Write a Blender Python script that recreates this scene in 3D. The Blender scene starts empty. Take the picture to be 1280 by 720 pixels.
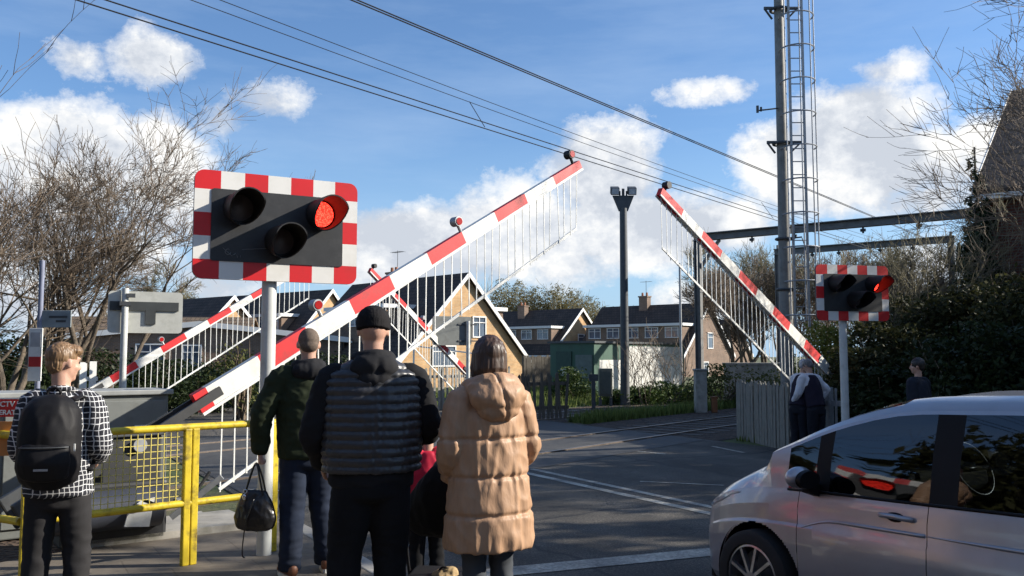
import bpy, bmesh, math, random
import numpy as np
from mathutils import Vector, Matrix, noise
R = math.radians
random.seed(7)
scene = bpy.context.scene
col = scene.collection
F = 1108.0
PITCH = math.atan(85 / F)
CAMZ = 1.70

# ------------------------------------------------------------------ placing
def ray(px, py):
    xc = (px - 640) / F; yc = (360 - py) / F
    c, s = math.cos(PITCH), math.sin(PITCH)
    return Vector((xc, c - yc * s, s + yc * c))
def P(px, py, Y):
    r = ray(px, py); k = Y / r.y
    return Vector((r.x * k, Y, CAMZ + r.z * k))
def G(px, py, z=0.0):
    r = ray(px, py); k = (z - CAMZ) / r.z
    return Vector((r.x * k, r.y * k, z))
def XZ(px, Y, z=0.0):
    d = Y * math.cos(PITCH) + (z - CAMZ) * math.sin(PITCH)
    return Vector(((px - 640) / F * d, Y, z))
RD = Vector((-.502, .865, 0))      # direction of the road
RN = Vector((.865, .502, 0))       # across the road, to the right
TD = Vector((.616, .788, 0))       # direction of the railway
TN = Vector((-.788, .616, 0))      # across the railway, away
def road(n, t, z=0): return RN * n + RD * t + Vector((0, 0, z))
def rail(dd, s, z=0): return TN * dd + TD * s + Vector((0, 0, z))

# ------------------------------------------------------------------ materials
MATS = {}
def nodes_of(name):
    m = bpy.data.materials.new(name); m.use_nodes = True
    nt = m.node_tree
    return m, nt, nt.nodes['Principled BSDF']
def nd(nt, kind, **kw):
    n = nt.nodes.new(kind)
    for k, v in kw.items():
        if k in n.inputs: n.inputs[k].default_value = v
        else: setattr(n, k, v)
    return n
def rgb(c): return (c[0], c[1], c[2], 1)
def mixrgb(nt, fac, a, b, mode='MIX'):
    n = nt.nodes.new('ShaderNodeMix'); n.data_type = 'RGBA'; n.blend_type = mode
    if isinstance(fac, (int, float)): n.inputs[0].default_value = fac
    else: nt.links.new(fac, n.inputs[0])
    for i, v in ((6, a), (7, b)):
        if isinstance(v, tuple): n.inputs[i].default_value = rgb(v)
        else: nt.links.new(v, n.inputs[i])
    return n.outputs[2]
def ramp(nt, src, stops):
    n = nt.nodes.new('ShaderNodeValToRGB'); nt.links.new(src, n.inputs[0])
    e = n.color_ramp.elements
    while len(e) < len(stops): e.new(.5)
    for i, (p, c) in enumerate(stops):
        e[i].position = p; e[i].color = rgb(c) if isinstance(c, tuple) else (c, c, c, 1)
    return n.outputs[0]
def mathn(nt, op, a, b=None, c=None):
    n = nt.nodes.new('ShaderNodeMath'); n.operation = op
    for i, v in enumerate((a, b, c)):
        if v is None: continue
        if isinstance(v, (int, float)): n.inputs[i].default_value = v
        else: nt.links.new(v, n.inputs[i])
    return n.outputs[0]
def bump(nt, b, h, strength=.3, dist=.01):
    n = nd(nt, 'ShaderNodeBump', Strength=strength, Distance=dist)
    nt.links.new(h, n.inputs['Height']); nt.links.new(n.outputs[0], b.inputs['Normal'])
def objco(nt): return nt.nodes.new('ShaderNodeTexCoord').outputs['Object']
def nz(nt, co, scale, detail=4, rough=.55):
    n = nd(nt, 'ShaderNodeTexNoise', Scale=scale, Detail=detail, Roughness=rough)
    nt.links.new(co, n.inputs['Vector']); return n.outputs['Fac']
def sepxyz(nt, co):
    n = nt.nodes.new('ShaderNodeSeparateXYZ'); nt.links.new(co, n.inputs[0]); return n.outputs
def combxyz(nt, x, y, z=0.0):
    n = nt.nodes.new('ShaderNodeCombineXYZ')
    for i, v in enumerate((x, y, z)):
        if isinstance(v, (int, float)): n.inputs[i].default_value = v
        else: nt.links.new(v, n.inputs[i])
    return n.outputs[0]
def mat(name, c, rough=.6, metal=0., var=.18, scale=6., bmp=.15, bscale=60., bd=.004, dirt=None, coat=0., spec=None, stretch=None):
    if name in MATS: return MATS[name]
    m, nt, b = nodes_of(name)
    co = objco(nt)
    if stretch:
        mp = nd(nt, 'ShaderNodeMapping'); mp.inputs['Scale'].default_value = stretch
        nt.links.new(co, mp.inputs[0]); co = mp.outputs[0]
    f = nz(nt, co, scale, 5)
    lo = tuple(x * (1 - var) for x in c); hi = tuple(min(1, x * (1 + var)) for x in c)
    cc = ramp(nt, f, [(.3, lo), (.7, hi)])
    if dirt:
        g = ramp(nt, nz(nt, co, scale * .6 + 1.3, 8, .7), [(.50, 0.), (.68, 1.)])
        cc = mixrgb(nt, mathn(nt, 'MULTIPLY', g, dirt[1]), cc, dirt[0])
    nt.links.new(cc, b.inputs['Base Color'])
    b.inputs['Roughness'].default_value = rough; b.inputs['Metallic'].default_value = metal
    b.inputs['Coat Weight'].default_value = coat
    if spec is not None: b.inputs['Specular IOR Level'].default_value = spec
    if bmp: bump(nt, b, nz(nt, co, bscale, 4), bmp, bd)
    MATS[name] = m
    return m
def brick_mat(name, c1, c2, mortar, bw=.225, bh=.075, scale=1.0, bmp=.5, rough=.85, ms=.012, slope=False):
    if name in MATS: return MATS[name]
    m, nt, b = nodes_of(name)
    s = sepxyz(nt, objco(nt))
    v = combxyz(nt, mathn(nt, 'ADD', s[0], s[1]) if not slope else s[1], s[2])
    br = nd(nt, 'ShaderNodeTexBrick', Scale=1.0)
    br.inputs['Brick Width'].default_value = bw * scale; br.inputs['Row Height'].default_value = bh * scale
    br.inputs['Mortar Size'].default_value = ms * scale; br.inputs['Mortar Smooth'].default_value = .3
    br.inputs['Color1'].default_value = rgb(c1); br.inputs['Color2'].default_value = rgb(c2); br.inputs['Mortar'].default_value = rgb(mortar)
    nt.links.new(v, br.inputs['Vector'])
    g = nz(nt, objco(nt), .9, 6, .65)
    cc = mixrgb(nt, 1.0, br.outputs['Color'], ramp(nt, g, [(.3, .68), (.7, 1.2)]), 'MULTIPLY')
    nt.links.new(cc, b.inputs['Base Color']); b.inputs['Roughness'].default_value = rough
    bump(nt, b, mathn(nt, 'SUBTRACT', 1.0, br.outputs['Fac']), bmp, .01)
    MATS[name] = m; return m
def leaf_mat(name, c1, c2, rough=.55, trans=.25):
    if name in MATS: return MATS[name]
    m, nt, b = nodes_of(name)
    g = nt.nodes.new('ShaderNodeNewGeometry')
    f = nz(nt, objco(nt), 1.1, 3)
    k = mathn(nt, 'ADD', mathn(nt, 'MULTIPLY', g.outputs['Random Per Island'], .6), mathn(nt, 'MULTIPLY', f, .5))
    cc = ramp(nt, k, [(.15, c1), (.85, c2)])
    nt.links.new(cc, b.inputs['Base Color']); b.inputs['Roughness'].default_value = rough; b.inputs['Specular IOR Level'].default_value = .2
    tr = nt.nodes.new('ShaderNodeBsdfTranslucent'); nt.links.new(cc, tr.inputs[0])
    mx = nd(nt, 'ShaderNodeMixShader', Fac=trans)
    nt.links.new(b.outputs[0], mx.inputs[1]); nt.links.new(tr.outputs[0], mx.inputs[2])
    nt.links.new(mx.outputs[0], nt.nodes['Material Output'].inputs[0])
    MATS[name] = m; return m
def glow(name, c, s):
    m, nt, b = nodes_of(name)
    vo = nd(nt, 'ShaderNodeTexVoronoi', Scale=75.); nt.links.new(objco(nt), vo.inputs['Vector'])
    k = ramp(nt, vo.outputs['Distance'], [(.2, 1.0), (.62, .25)])
    b.inputs['Base Color'].default_value = rgb(c); b.inputs['Emission Color'].default_value = rgb(c)
    nt.links.new(mathn(nt, 'MULTIPLY', k, s), b.inputs['Emission Strength']); return m

GREY = (.05, .048, .045)
M_red = mat('red_reflective', (.62, .012, .016), .5, var=.12, scale=4, bmp=.08, dirt=((.25, .04, .035), .75))
M_white = mat('white_reflective', (.74, .725, .67), .5, var=.07, scale=4, bmp=.08, dirt=((.45, .43, .37), .5))
M_bwhite = mat('board_white', (.76, .745, .70), .45, var=.03, scale=4, bmp=.04, dirt=((.60, .57, .50), .35))
M_bred = mat('board_red', (.64, .010, .014), .45, var=.05, scale=4, bmp=.04, dirt=((.45, .02, .02), .4))
M_paint = mat('white_paint', (.74, .74, .70), .5, var=.06, bmp=.05, dirt=((.4, .38, .3), .4))
M_black = mat('black_board', (.022, .023, .025), .55, var=.2, scale=9, bmp=.08, dirt=((.05, .05, .05), .5))
M_hood = mat('black_hood', (.008, .008, .009), .6, bmp=.05)
M_galv = mat('galvanised', (.33, .34, .35), .5, .35, var=.15, scale=14, bmp=.05)
M_dkmetal = mat('dark_steel', (.07, .075, .08), .55, .3, var=.2, scale=10)
M_postw = mat('pale_post', (.58, .59, .56), .5, var=.06, scale=4, bmp=.05, dirt=((.3, .29, .25), .5))
M_yellow = mat('yellow_paint', (.60, .45, .02), .5, var=.15, scale=9, bmp=.25, dirt=((.11, .075, .025), .95))
M_cab = mat('cabinet_grey', (.17, .18, .17), .55, var=.12, scale=3, bmp=.05, dirt=((.1, .1, .09), .6))
M_lens = mat('dead_lens', (.13, .11, .11), .35, bmp=.3, bscale=160)
M_lit = glow('lit_red_lens', (1.0, .035, .02), 4.5)
M_bark = mat('bark', (.115, .09, .065), .9, var=.35, scale=12, bmp=.6, bscale=30, bd=.02)
M_twig = mat('twig', (.16, .118, .08), .85, var=.3, scale=4, bmp=0)
M_twig2 = mat('budding_twig', (.16, .135, .07), .85, var=.3, scale=2, bmp=0)
M_conc = mat('concrete', (.34, .32, .28), .85, var=.2, scale=5, bmp=.3, bscale=40, dirt=((.14, .14, .10), .7))
M_woodg = mat('weathered_wood', (.23, .215, .185), .85, var=.28, scale=8, bmp=.3, stretch=(6, 6, 1), dirt=((.10, .12, .07), .6))
M_woodd = mat('dark_fence_wood', (.10, .085, .065), .85, var=.3, scale=8, bmp=.3, stretch=(6, 6, 1))
M_rubber = mat('rubber', (.018, .018, .018), .8, bmp=.2)

# ------------------------------------------------------------------ mesh builder
def frame_from(d):
    d = d.normalized()
    a = Vector((1, 0, 0)) if abs(d.x) < .85 else Vector((0, 1, 0))
    s = (a - d * a.dot(d)).normalized()
    return s, d.cross(s).normalized()
class MB:
    def __init__(s): s.v = []; s.f = []; s.m = []; s.M = Matrix.Identity(4); s.k = 0
    def av(s, p): s.v.append(tuple(s.M @ Vector(p))); return len(s.v) - 1
    def af(s, idx): s.f.append(tuple(idx)); s.m.append(s.k)
    def poly(s, pts): s.af([s.av(p) for p in pts]); return s
    def box(s, c, size, rot=None, taper=1.0):
        c = Vector(c); h = Vector(size) / 2; Rm = rot if rot is not None else Matrix.Identity(3)
        i = []
        for z in (-1, 1):
            t = taper if z > 0 else 1
            for x, y in ((-1, -1), (1, -1), (1, 1), (-1, 1)):
                i.append(s.av(c + Rm @ Vector((x * h.x * t, y * h.y * t, z * h.z))))
        for q in ((3, 2, 1, 0), (4, 5, 6, 7), (0, 1, 5, 4), (1, 2, 6, 5), (2, 3, 7, 6), (3, 0, 4, 7)):
            s.af([i[a] for a in q])
        return s
    def beam(s, a, b, w, h, up=Vector((0, 0, 1))):
        a = Vector(a); b = Vector(b); d = (b - a).normalized()
        x = d.cross(up)
        if x.length < 1e-4: x = Vector((1, 0, 0))
        x.normalize(); u = x.cross(d)
        i = []
        for p in (a, b):
            for cx, cu in ((-1, -1), (1, -1), (1, 1), (-1, 1)): i.append(s.av(p + x * cx * w / 2 + u * cu * h / 2))
        for q in ((0, 1, 2, 3), (7, 6, 5, 4), (4, 5, 1, 0), (5, 6, 2, 1), (6, 7, 3, 2), (7, 4, 0, 3)):
            s.af([i[a] for a in q])
        return s
    def tube(s, pts, rad, n=10, cap=True, ell=None, side=None, dome=0):
        pts = [Vector(p) for p in pts]
        if not hasattr(rad, '__len__'): rad = [rad] * len(pts)
        rings = []
        if dome:
            d0 = (pts[0] - pts[1]).normalized(); d1 = (pts[-1] - pts[-2]).normalized()
            def rr(r): return r if not hasattr(r, '__len__') else min(r)
            r0, r1 = rad[0], rad[-1]
            def sc(r, k): return tuple(x * k for x in r) if hasattr(r, '__len__') else r * k
            pre = [(pts[0] + d0 * rr(r0) * math.sin(R(a)) * dome, sc(r0, math.cos(R(a)))) for a in (80, 55, 28)]
            post = [(pts[-1] + d1 * rr(r1) * math.sin(R(a)) * dome, sc(r1, math.cos(R(a)))) for a in (28, 55, 80)]
            pts = [p for p, _ in pre] + pts + [p for p, _ in post]
            rad = [r for _, r in pre] + list(rad) + [r for _, r in post]
        prev = None
        for k, p in enumerate(pts):
            d = (pts[min(k + 1, len(pts) - 1)] - pts[max(k - 1, 0)])
            if d.length < 1e-7: d = Vector((0, 0, 1))
            d.normalize()
            if side is not None:
                x = (Vector(side) - d * d.dot(Vector(side)))
                x.normalize()
            elif prev is None: x, _ = frame_from(d)
            else:
                x = prev - d * d.dot(prev); x.normalize()
            prev = x; y = d.cross(x)
            r = rad[k]; rx, ry = (r if hasattr(r, '__len__') else (r, r))
            rings.append([s.av(p + x * rx * math.cos(2 * math.pi * j / n) + y * ry * math.sin(2 * math.pi * j / n)) for j in range(n)])
        for a, b in zip(rings, rings[1:]):
            for j in range(n): s.af((a[j], a[(j + 1) % n], b[(j + 1) % n], b[j]))
        if cap:
            s.af(rings[0][::-1]); s.af(rings[-1])
        return s
    def ell(s, c, r, rot=None, nu=16, nv=10):
        c = Vector(c); Rm = rot if rot is not None else Matrix.Identity(3)
        rows = []
        top = s.av(c + Rm @ Vector((0, 0, r[2]))); bot = s.av(c + Rm @ Vector((0, 0, -r[2])))
        for i in range(1, nv):
            a = math.pi * i / nv
            rows.append([s.av(c + Rm @ Vector((r[0] * math.sin(a) * math.cos(2 * math.pi * j / nu), r[1] * math.sin(a) * math.sin(2 * math.pi * j / nu), r[2] * math.cos(a)))) for j in range(nu)])
        for j in range(nu):
            s.af((top, rows[0][j], rows[0][(j + 1) % nu])); s.af((bot, rows[-1][(j + 1) % nu], rows[-1][j]))
            for a, b in zip(rows, rows[1:]): s.af((a[j], b[j], b[(j + 1) % nu], a[(j + 1) % nu]))
        return s
    def prism(s, poly, off):
        """poly: list of 3-D points; off: thickness vector"""
        off = Vector(off)
        a = [s.av(p) for p in poly]; b = [s.av(Vector(p) + off) for p in poly]
        s.af(a[::-1]); s.af(b)
        for j in range(len(a)): s.af((a[j], a[(j + 1) % len(a)], b[(j + 1) % len(a)], b[j]))
        return s
    def ring(s, c, ax, R0, r, n=24, m=8, arc=(0, 360)):
        c = Vector(c); x, y = frame_from(Vector(ax))
        pts = [c + x * R0 * math.cos(R(arc[0] + (arc[1] - arc[0]) * k / n)) + y * R0 * math.sin(R(arc[0] + (arc[1] - arc[0]) * k / n)) for k in range(n + 1)]
        return s.tube(pts, r, m)
    def mesh(s, name):
        me = bpy.data.meshes.new(name); me.from_pydata(s.v, [], s.f); return me
    def build(s, name, mats, parent=None, smooth=False, bevel=0., loc=None, rz=None, fix=True):
        me = s.mesh(name)
        if not isinstance(mats, (list, tuple)): mats = [mats]
        for m in mats: me.materials.append(m)
        me.polygons.foreach_set('material_index', s.m)
        if fix:
            bm = bmesh.new(); bm.from_mesh(me); bmesh.ops.recalc_face_normals(bm, faces=bm.faces); bm.to_mesh(me); bm.free()
        o = bpy.data.objects.new(name, me); col.objects.link(o)
        if parent is not None: o.parent = parent
        if loc is not None: o.location = loc
        if rz is not None: o.rotation_euler.z = rz
        if smooth:
            me.polygons.foreach_set('use_smooth', [True] * len(me.polygons))
            if smooth != True:
                me.set_sharp_from_angle(angle=R(smooth))
        if bevel:
            b = o.modifiers.new('bevel', 'BEVEL'); b.width = bevel; b.segments = 2; b.limit_method = 'ANGLE'
        return o
def tag(o, label=None, cat=None, group=None, kind=None):
    if label: o['label'] = label
    if cat: o['category'] = cat
    if group: o['group'] = group
    if kind: o['kind'] = kind
    return o
def thing(name, label, cat, loc=(0, 0, 0), rz=0, group=None):
    o = bpy.data.objects.new(name, None); col.objects.link(o); o.empty_display_size = .3
    o.location = loc; o.rotation_euler = (0, 0, rz)
    return tag(o, label, cat, group)
def structure(o): o['kind'] = 'structure'; return o
def kids(o): return [c for c in col.objects if c.parent is o]
def copy_tree(o, parent=None):
    c = o.copy(); col.objects.link(c)
    if parent is not None: c.parent = parent
    for ch in kids(o): copy_tree(ch, c)
    return c
def remesh(mb, name, m, parent, voxel=.01, smooth=4, disp=None, loc=None, shade=True, factor=.5):
    """join overlapping closed shapes into one continuous skin"""
    me = mb.mesh('tmp'); o = bpy.data.objects.new('tmp', me); col.objects.link(o)
    bm = bmesh.new(); bm.from_mesh(me); bmesh.ops.recalc_face_normals(bm, faces=bm.faces); bm.to_mesh(me); bm.free()
    r = o.modifiers.new('r', 'REMESH'); r.mode = 'VOXEL'; r.voxel_size = voxel
    if smooth:
        q = o.modifiers.new('s', 'SMOOTH'); q.iterations = smooth; q.factor = factor
    dg = bpy.context.evaluated_depsgraph_get()
    me2 = bpy.data.meshes.new_from_object(o.evaluated_get(dg)); bpy.data.objects.remove(o); bpy.data.meshes.remove(me)
    if disp:
        n = len(me2.vertices)
        cs = [v.co.copy() for v in me2.vertices]; ns = [v.normal.copy() for v in me2.vertices]
        for v, c, nn in zip(me2.vertices, cs, ns):
            d = disp(c, nn)
            v.co = c + (nn * d if not isinstance(d, Vector) else d)
    me2.materials.clear()
    for x in (m if isinstance(m, (list, tuple)) else [m]): me2.materials.append(x)
    me2.polygons.foreach_set('use_smooth', [shade] * len(me2.polygons))
    me2.name = name
    o = bpy.data.objects.new(name, me2); col.objects.link(o)
    if parent is not None: o.parent = parent
    if loc is not None: o.location = loc
    return o
def rot3(ax, deg): return Matrix.Rotation(R(deg), 3, ax)

# ------------------------------------------------------------------ camera, render, light
cd = bpy.data.cameras.new('camera'); cam = bpy.data.objects.new('camera', cd); col.objects.link(cam)
cd.sensor_width = 36; cd.lens = 36 * F / 1280; cd.clip_end = 3000; cd.clip_start = .05
cam.location = (0, 0, CAMZ); cam.rotation_euler = (R(90) + PITCH, 0, 0)
scene.camera = cam
scene.view_settings.view_transform = 'Standard'; scene.view_settings.look = 'None'
scene.view_settings.gamma = 1; scene.view_settings.exposure = EXPO = 0.74
SUN_AZ, SUN_EL = 5.0, 26.0          # degrees from +X towards +Y, elevation
sd = bpy.data.lights.new('sun', 'SUN'); sd.energy = 5.0; sd.angle = R(.5); sd.color = (1, .93, .82)
so = bpy.data.objects.new('sun', sd); col.objects.link(so)
sv = Vector((math.cos(R(SUN_AZ)) * math.cos(R(SUN_EL)), math.sin(R(SUN_AZ)) * math.cos(R(SUN_EL)), math.sin(R(SUN_EL))))
so.rotation_euler = (-sv).to_track_quat('-Z', 'Y').to_euler(); so.location = (30, 5, 30)

w = bpy.data.worlds.new('World'); scene.world = w; w.use_nodes = True
nt = w.node_tree; nt.nodes.clear()
out = nt.nodes.new('ShaderNodeOutputWorld')
sky = nt.nodes.new('ShaderNodeTexSky'); sky.sky_type = 'NISHITA'; sky.sun_disc = False
sky.sun_elevation = R(SUN_EL); sky.sun_rotation = R(90 - SUN_AZ); sky.ozone_density = 1.3; sky.air_density = 1.0; sky.dust_density = .6
# clouds at fixed bearings in the sky dome: bearing / elevation space, noisy edges
tc = nt.nodes.new('ShaderNodeTexCoord')
s = sepxyz(nt, tc.outputs['Generated'])
az = mathn(nt, 'ARCTAN2', s[0], s[1])
el = mathn(nt, 'ARCSINE', s[2])
pv = combxyz(nt, az, mathn(nt, 'MULTIPLY', el, 1.25), 0.0)
def skynoise(scale, detail, rough, off=(0, 0, 0), src=pv):
    mp = nt.nodes.new('ShaderNodeMapping'); mp.inputs['Location'].default_value = off
    nt.links.new(src, mp.inputs[0])
    return nz(nt, mp.outputs[0], scale, detail, rough)
n_big = skynoise(6.5, 9, .6); n_fine = skynoise(15.0, 10, .72, (3.1, 1.7, 0))
def azel(px, py):
    r = ray(px, py).normalized(); return math.atan2(r.x, r.y), math.asin(r.z)
BL = [  # px, py, half width px, half height px, weight
 (190, 70, 54, 32, .95), (95, 72, 38, 26, .74), (338, 124, 58, 27, .76), (275, 145, 50, 26, .56),
 (75, 195, 105, 62, 1.1), (190, 205, 48, 58, 1.0), (20, 260, 110, 90, 1.1), (205, 270, 55, 50, .95), (150, 320, 100, 50, .8),
 (520, 305, 130, 58, 1.1), (640, 290, 110, 60, 1.05), (450, 290, 60, 40, .8), (760, 215, 75, 70, 1.15), (800, 285, 130, 52, 1.15), (640, 335, 60, 22, .8),
 (700, 330, 110, 40, .75), (900, 280, 70, 36, 1.1), (860, 380, 60, 30, .8),
 (800, 175, 70, 26, .55),
 (890, 115, 75, 20, .62), (1110, 88, 60, 24, .75), (1000, 110, 60, 20, .4),
 (1075, 165, 80, 58, 1.2), (985, 195, 70, 46, .9), (1125, 205, 95, 48, 1.15), (1225, 185, 55, 34, 1.0), (1010, 240, 95, 32, .85), (1150, 245, 80, 28, .85),
 (1150, 340, 60, 50, .75), (270, 350, 70, 40, .7), (60, 380, 160, 50, .8),
 # clouds elsewhere round the sky
 (1500, 250, 160, 90, 1.1), (-300, 260, 170, 90, 1.1), (-200, -80, 130, 60, .8)]
dens = GS = GD = None
for (px, py, hw, hh, wt) in BL:
    a0, e0 = azel(px, py)
    dx = mathn(nt, 'MULTIPLY', mathn(nt, 'SUBTRACT', az, a0), F / hw / 1.08)
    dy = mathn(nt, 'MULTIPLY', mathn(nt, 'SUBTRACT', el, e0), F / hh / 1.08)
    q = mathn(nt, 'ADD', mathn(nt, 'MULTIPLY', dx, dx), mathn(nt, 'MULTIPLY', dy, dy))
    g = mathn(nt, 'MULTIPLY', mathn(nt, 'EXPONENT', mathn(nt, 'MULTIPLY', q, -.9)), wt)
    dens = g if dens is None else mathn(nt, 'MAXIMUM', dens, g)
    gd = mathn(nt, 'MULTIPLY', g, mathn(nt, 'ADD', dy, mathn(nt, 'MULTIPLY', dx, .45)))
    GS = g if GS is None else mathn(nt, 'ADD', GS, g); GD = gd if GD is None else mathn(nt, 'ADD', GD, gd)
# a general scatter behind the camera so reflections see clouds too
back = mathn(nt, 'MULTIPLY', mathn(nt, 'LESS_THAN', s[1], 0.0), mathn(nt, 'SUBTRACT', skynoise(2.2, 5, .55, (9, 4, 0)), .22))
dens = mathn(nt, 'MAXIMUM', dens, back)
d2 = mathn(nt, 'ADD', dens, mathn(nt, 'ADD', mathn(nt, 'MULTIPLY', mathn(nt, 'SUBTRACT', n_big, .5), 1.35), mathn(nt, 'MULTIPLY', mathn(nt, 'SUBTRACT', n_fine, .5), .85)))
cover = ramp(nt, d2, [(.37, 0.), (.52, .55), (.72, 1.)])
# thick cores seen from below are greyer; the sunny right/top side is whiter
off = skynoise(6.5, 7, .6, (-.035, -.05, 0))
side = mathn(nt, 'SUBTRACT', n_big, off)
lit = mathn(nt, 'ADD', mathn(nt, 'MULTIPLY', side, 3.2), mathn(nt, 'MULTIPLY', mathn(nt, 'SUBTRACT', n_fine, .5), 1.7))
lit = mathn(nt, 'ADD', lit, mathn(nt, 'MULTIPLY', mathn(nt, 'SUBTRACT', 1.05, mathn(nt, 'MINIMUM', d2, 1.5)), .20))
lit = mathn(nt, 'ADD', lit, mathn(nt, 'MULTIPLY', mathn(nt, 'DIVIDE', GD, mathn(nt, 'ADD', GS, .02)), .30))
ccol = ramp(nt, mathn(nt, 'ADD', lit, .42), [(.18, (.38, .41, .46)), (.5, (.50, .52, .55)), (.85, (.65, .645, .63))])
wisp = ramp(nt, skynoise(3.0, 7, .6, (5, 2, 0), combxyz(nt, mathn(nt, 'MULTIPLY', az, .8), mathn(nt, 'MULTIPLY', el, 4.0), 0.0)), [(.45, 0.), (.8, .32)])
SKY = .098
def scaled(c, k):
    n = nd(nt, 'ShaderNodeVectorMath', operation='SCALE'); nt.links.new(c, n.inputs[0]); n.inputs['Scale'].default_value = k; return n.outputs[0]
tint = mixrgb(nt, 1.0, sky.outputs[0], (.66, .85, 1.08), 'MULTIPLY')
hz = ramp(nt, mathn(nt, 'MULTIPLY', el, 4.0), [(0., .85), (1., 0.)])
tint = mixrgb(nt, hz, tint, tuple(x / SKY for x in (.27, .40, .56)))
c1 = mixrgb(nt, wisp, tint, tuple(x / SKY for x in (.36, .46, .60)))
c2 = mixrgb(nt, cover, c1, scaled(ccol, 1 / SKY))
bg = nt.nodes.new('ShaderNodeBackground'); nt.links.new(c2, bg.inputs[0]); bg.inputs[1].default_value = SKY
nt.links.new(bg.outputs[0], out.inputs[0])
SHADE = [(13.5, 4.0, 2.6, 7.4), (14.5, 8.9, 1.7, 9.4), (16.5, 11.5, 2.8, 7.0), (12.8, 0.8, 2.6, 6.8), (15.5, 15.0, 2.6, 8.5), (18.0, 18.5, 2.6, 7.5)]
# ================================================================== GROUND
def sheet(name, pts, z, m, sub=0):
    mb = MB(); mb.poly([Vector((p.x, p.y, z)) for p in pts]); return structure(mb.build(name, m))
# earth / grass base
m, nt, b = nodes_of('verge_ground')
co = objco(nt); f1 = nz(nt, co, .35, 6, .6); f2 = nz(nt, co, 9, 6, .7)
cc = mixrgb(nt, ramp(nt, f1, [(.42, 0.), (.6, 1.)]), ramp(nt, f2, [(.3, (.05, .075, .02)), (.7, (.12, .15, .045))]), ramp(nt, f2, [(.3, (.07, .06, .035)), (.7, (.15, .13, .08))]))
nt.links.new(cc, b.inputs['Base Color']); b.inputs['Roughness'].default_value = .95
bump(nt, b, f2, .8, .05); M_verge = m
structure(MB().poly([(-900, -300, -.012), (900, -300, -.012), (900, 1500, -.012), (-900, 1500, -.012)]).build('ground', M_verge))
# asphalt
m, nt, b = nodes_of('asphalt')
co = objco(nt)
sp = nz(nt, co, 140, 3, .8); bigv = nz(nt, co, .55, 6, .6); mid = nz(nt, co, 4.0, 6, .65)
base = ramp(nt, sp, [(.34, (.024, .022, .019)), (.57, (.064, .057, .047)), (.70, (.17, .155, .125))])
g2 = nz(nt, co, 42, 3, .75)
base = mixrgb(nt, 1.0, base, ramp(nt, g2, [(.38, .55), (.52, 1.0), (.66, 2.3)]), 'MULTIPLY')
base = mixrgb(nt, 1.0, base, ramp(nt, bigv, [(.35, .55), (.62, 1.5)]), 'MULTIPLY')
base = mixrgb(nt, 1.0, base, ramp(nt, mid, [(.3, .78), (.7, 1.2)]), 'MULTIPLY')
# worn wheel tracks and tar-sealed joints in the road's own directions
mp = nt.nodes.new('ShaderNodeMapping'); mp.vector_type = 'POINT'; mp.inputs['Rotation'].default_value = (0, 0, R(-30.1)); nt.links.new(co, mp.inputs[0])
q = sepxyz(nt, mp.outputs[0])      # q0 = across, q1 = along
wob = mathn(nt, 'MULTIPLY', mathn(nt, 'SUBTRACT', nz(nt, co, .8, 5), .5), .8)
def band(src, at, wd):
    return ramp(nt, mathn(nt, 'ABSOLUTE', mathn(nt, 'SUBTRACT', mathn(nt, 'ADD', src, wob), at)), [(wd * .5, 1.), (wd, 0.)])
for src, at, wd in ((q[1], 15.9, .06), (q[1], 8.1, .05), (q[0], 4.3, .035), (q[1], 11.6, .045), (q[0], 9.2, .05)):
    base = mixrgb(nt, mathn(nt, 'MULTIPLY', band(src, at, wd), .75), base, (.012, .012, .013))
pt = ramp(nt, mathn(nt, 'ABSOLUTE', mathn(nt, 'SUBTRACT', q[1], 10.0)), [(.0, 1.), (.02, 1.), (.021, 1.)])
tr = ramp(nt, mathn(nt, 'ABSOLUTE', mathn(nt, 'SUBTRACT', mathn(nt, 'PINGPONG', mathn(nt, 'ADD', q[0], wob), .95), .5)), [(.0, 1.22), (.35, .92)])
base = mixrgb(nt, 1.0, base, tr, 'MULTIPLY')
oil = ramp(nt, nz(nt, co, 1.6, 6, .75), [(.60, 0.), (.70, .7)])
base = mixrgb(nt, oil, base, (.012, .0115, .011))
ck = nd(nt, 'ShaderNodeTexVoronoi', Scale=.9, feature='DISTANCE_TO_EDGE')
dv = nt.nodes.new('ShaderNodeVectorMath'); dv.operation = 'ADD'; nzc = nd(nt, 'ShaderNodeTexNoise', Scale=2.5, Detail=5.); nt.links.new(co, nzc.inputs['Vector']); nt.links.new(co, dv.inputs[0]); nt.links.new(nzc.outputs['Color'], dv.inputs[1]); nt.links.new(dv.outputs[0], ck.inputs['Vector'])
base = mixrgb(nt, mathn(nt, 'MULTIPLY', ramp(nt, ck.outputs['Distance'], [(.006, 1.), (.014, 0.)]), ramp(nt, nz(nt, co, .5, 3), [(.45, 0.), (.55, .8)])), base, (.008, .008, .008))
nt.links.new(base, b.inputs['Base Color']); b.inputs['Roughness'].default_value = .82
bump(nt, b, mathn(nt, 'ADD', sp, mathn(nt, 'MULTIPLY', mid, .6)), .7, .008); M_asph = m
sheet('road', [road(2.6, -25), road(12.6, -25), road(12.6, 70), road(2.6, 70)], .0, M_asph)
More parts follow.
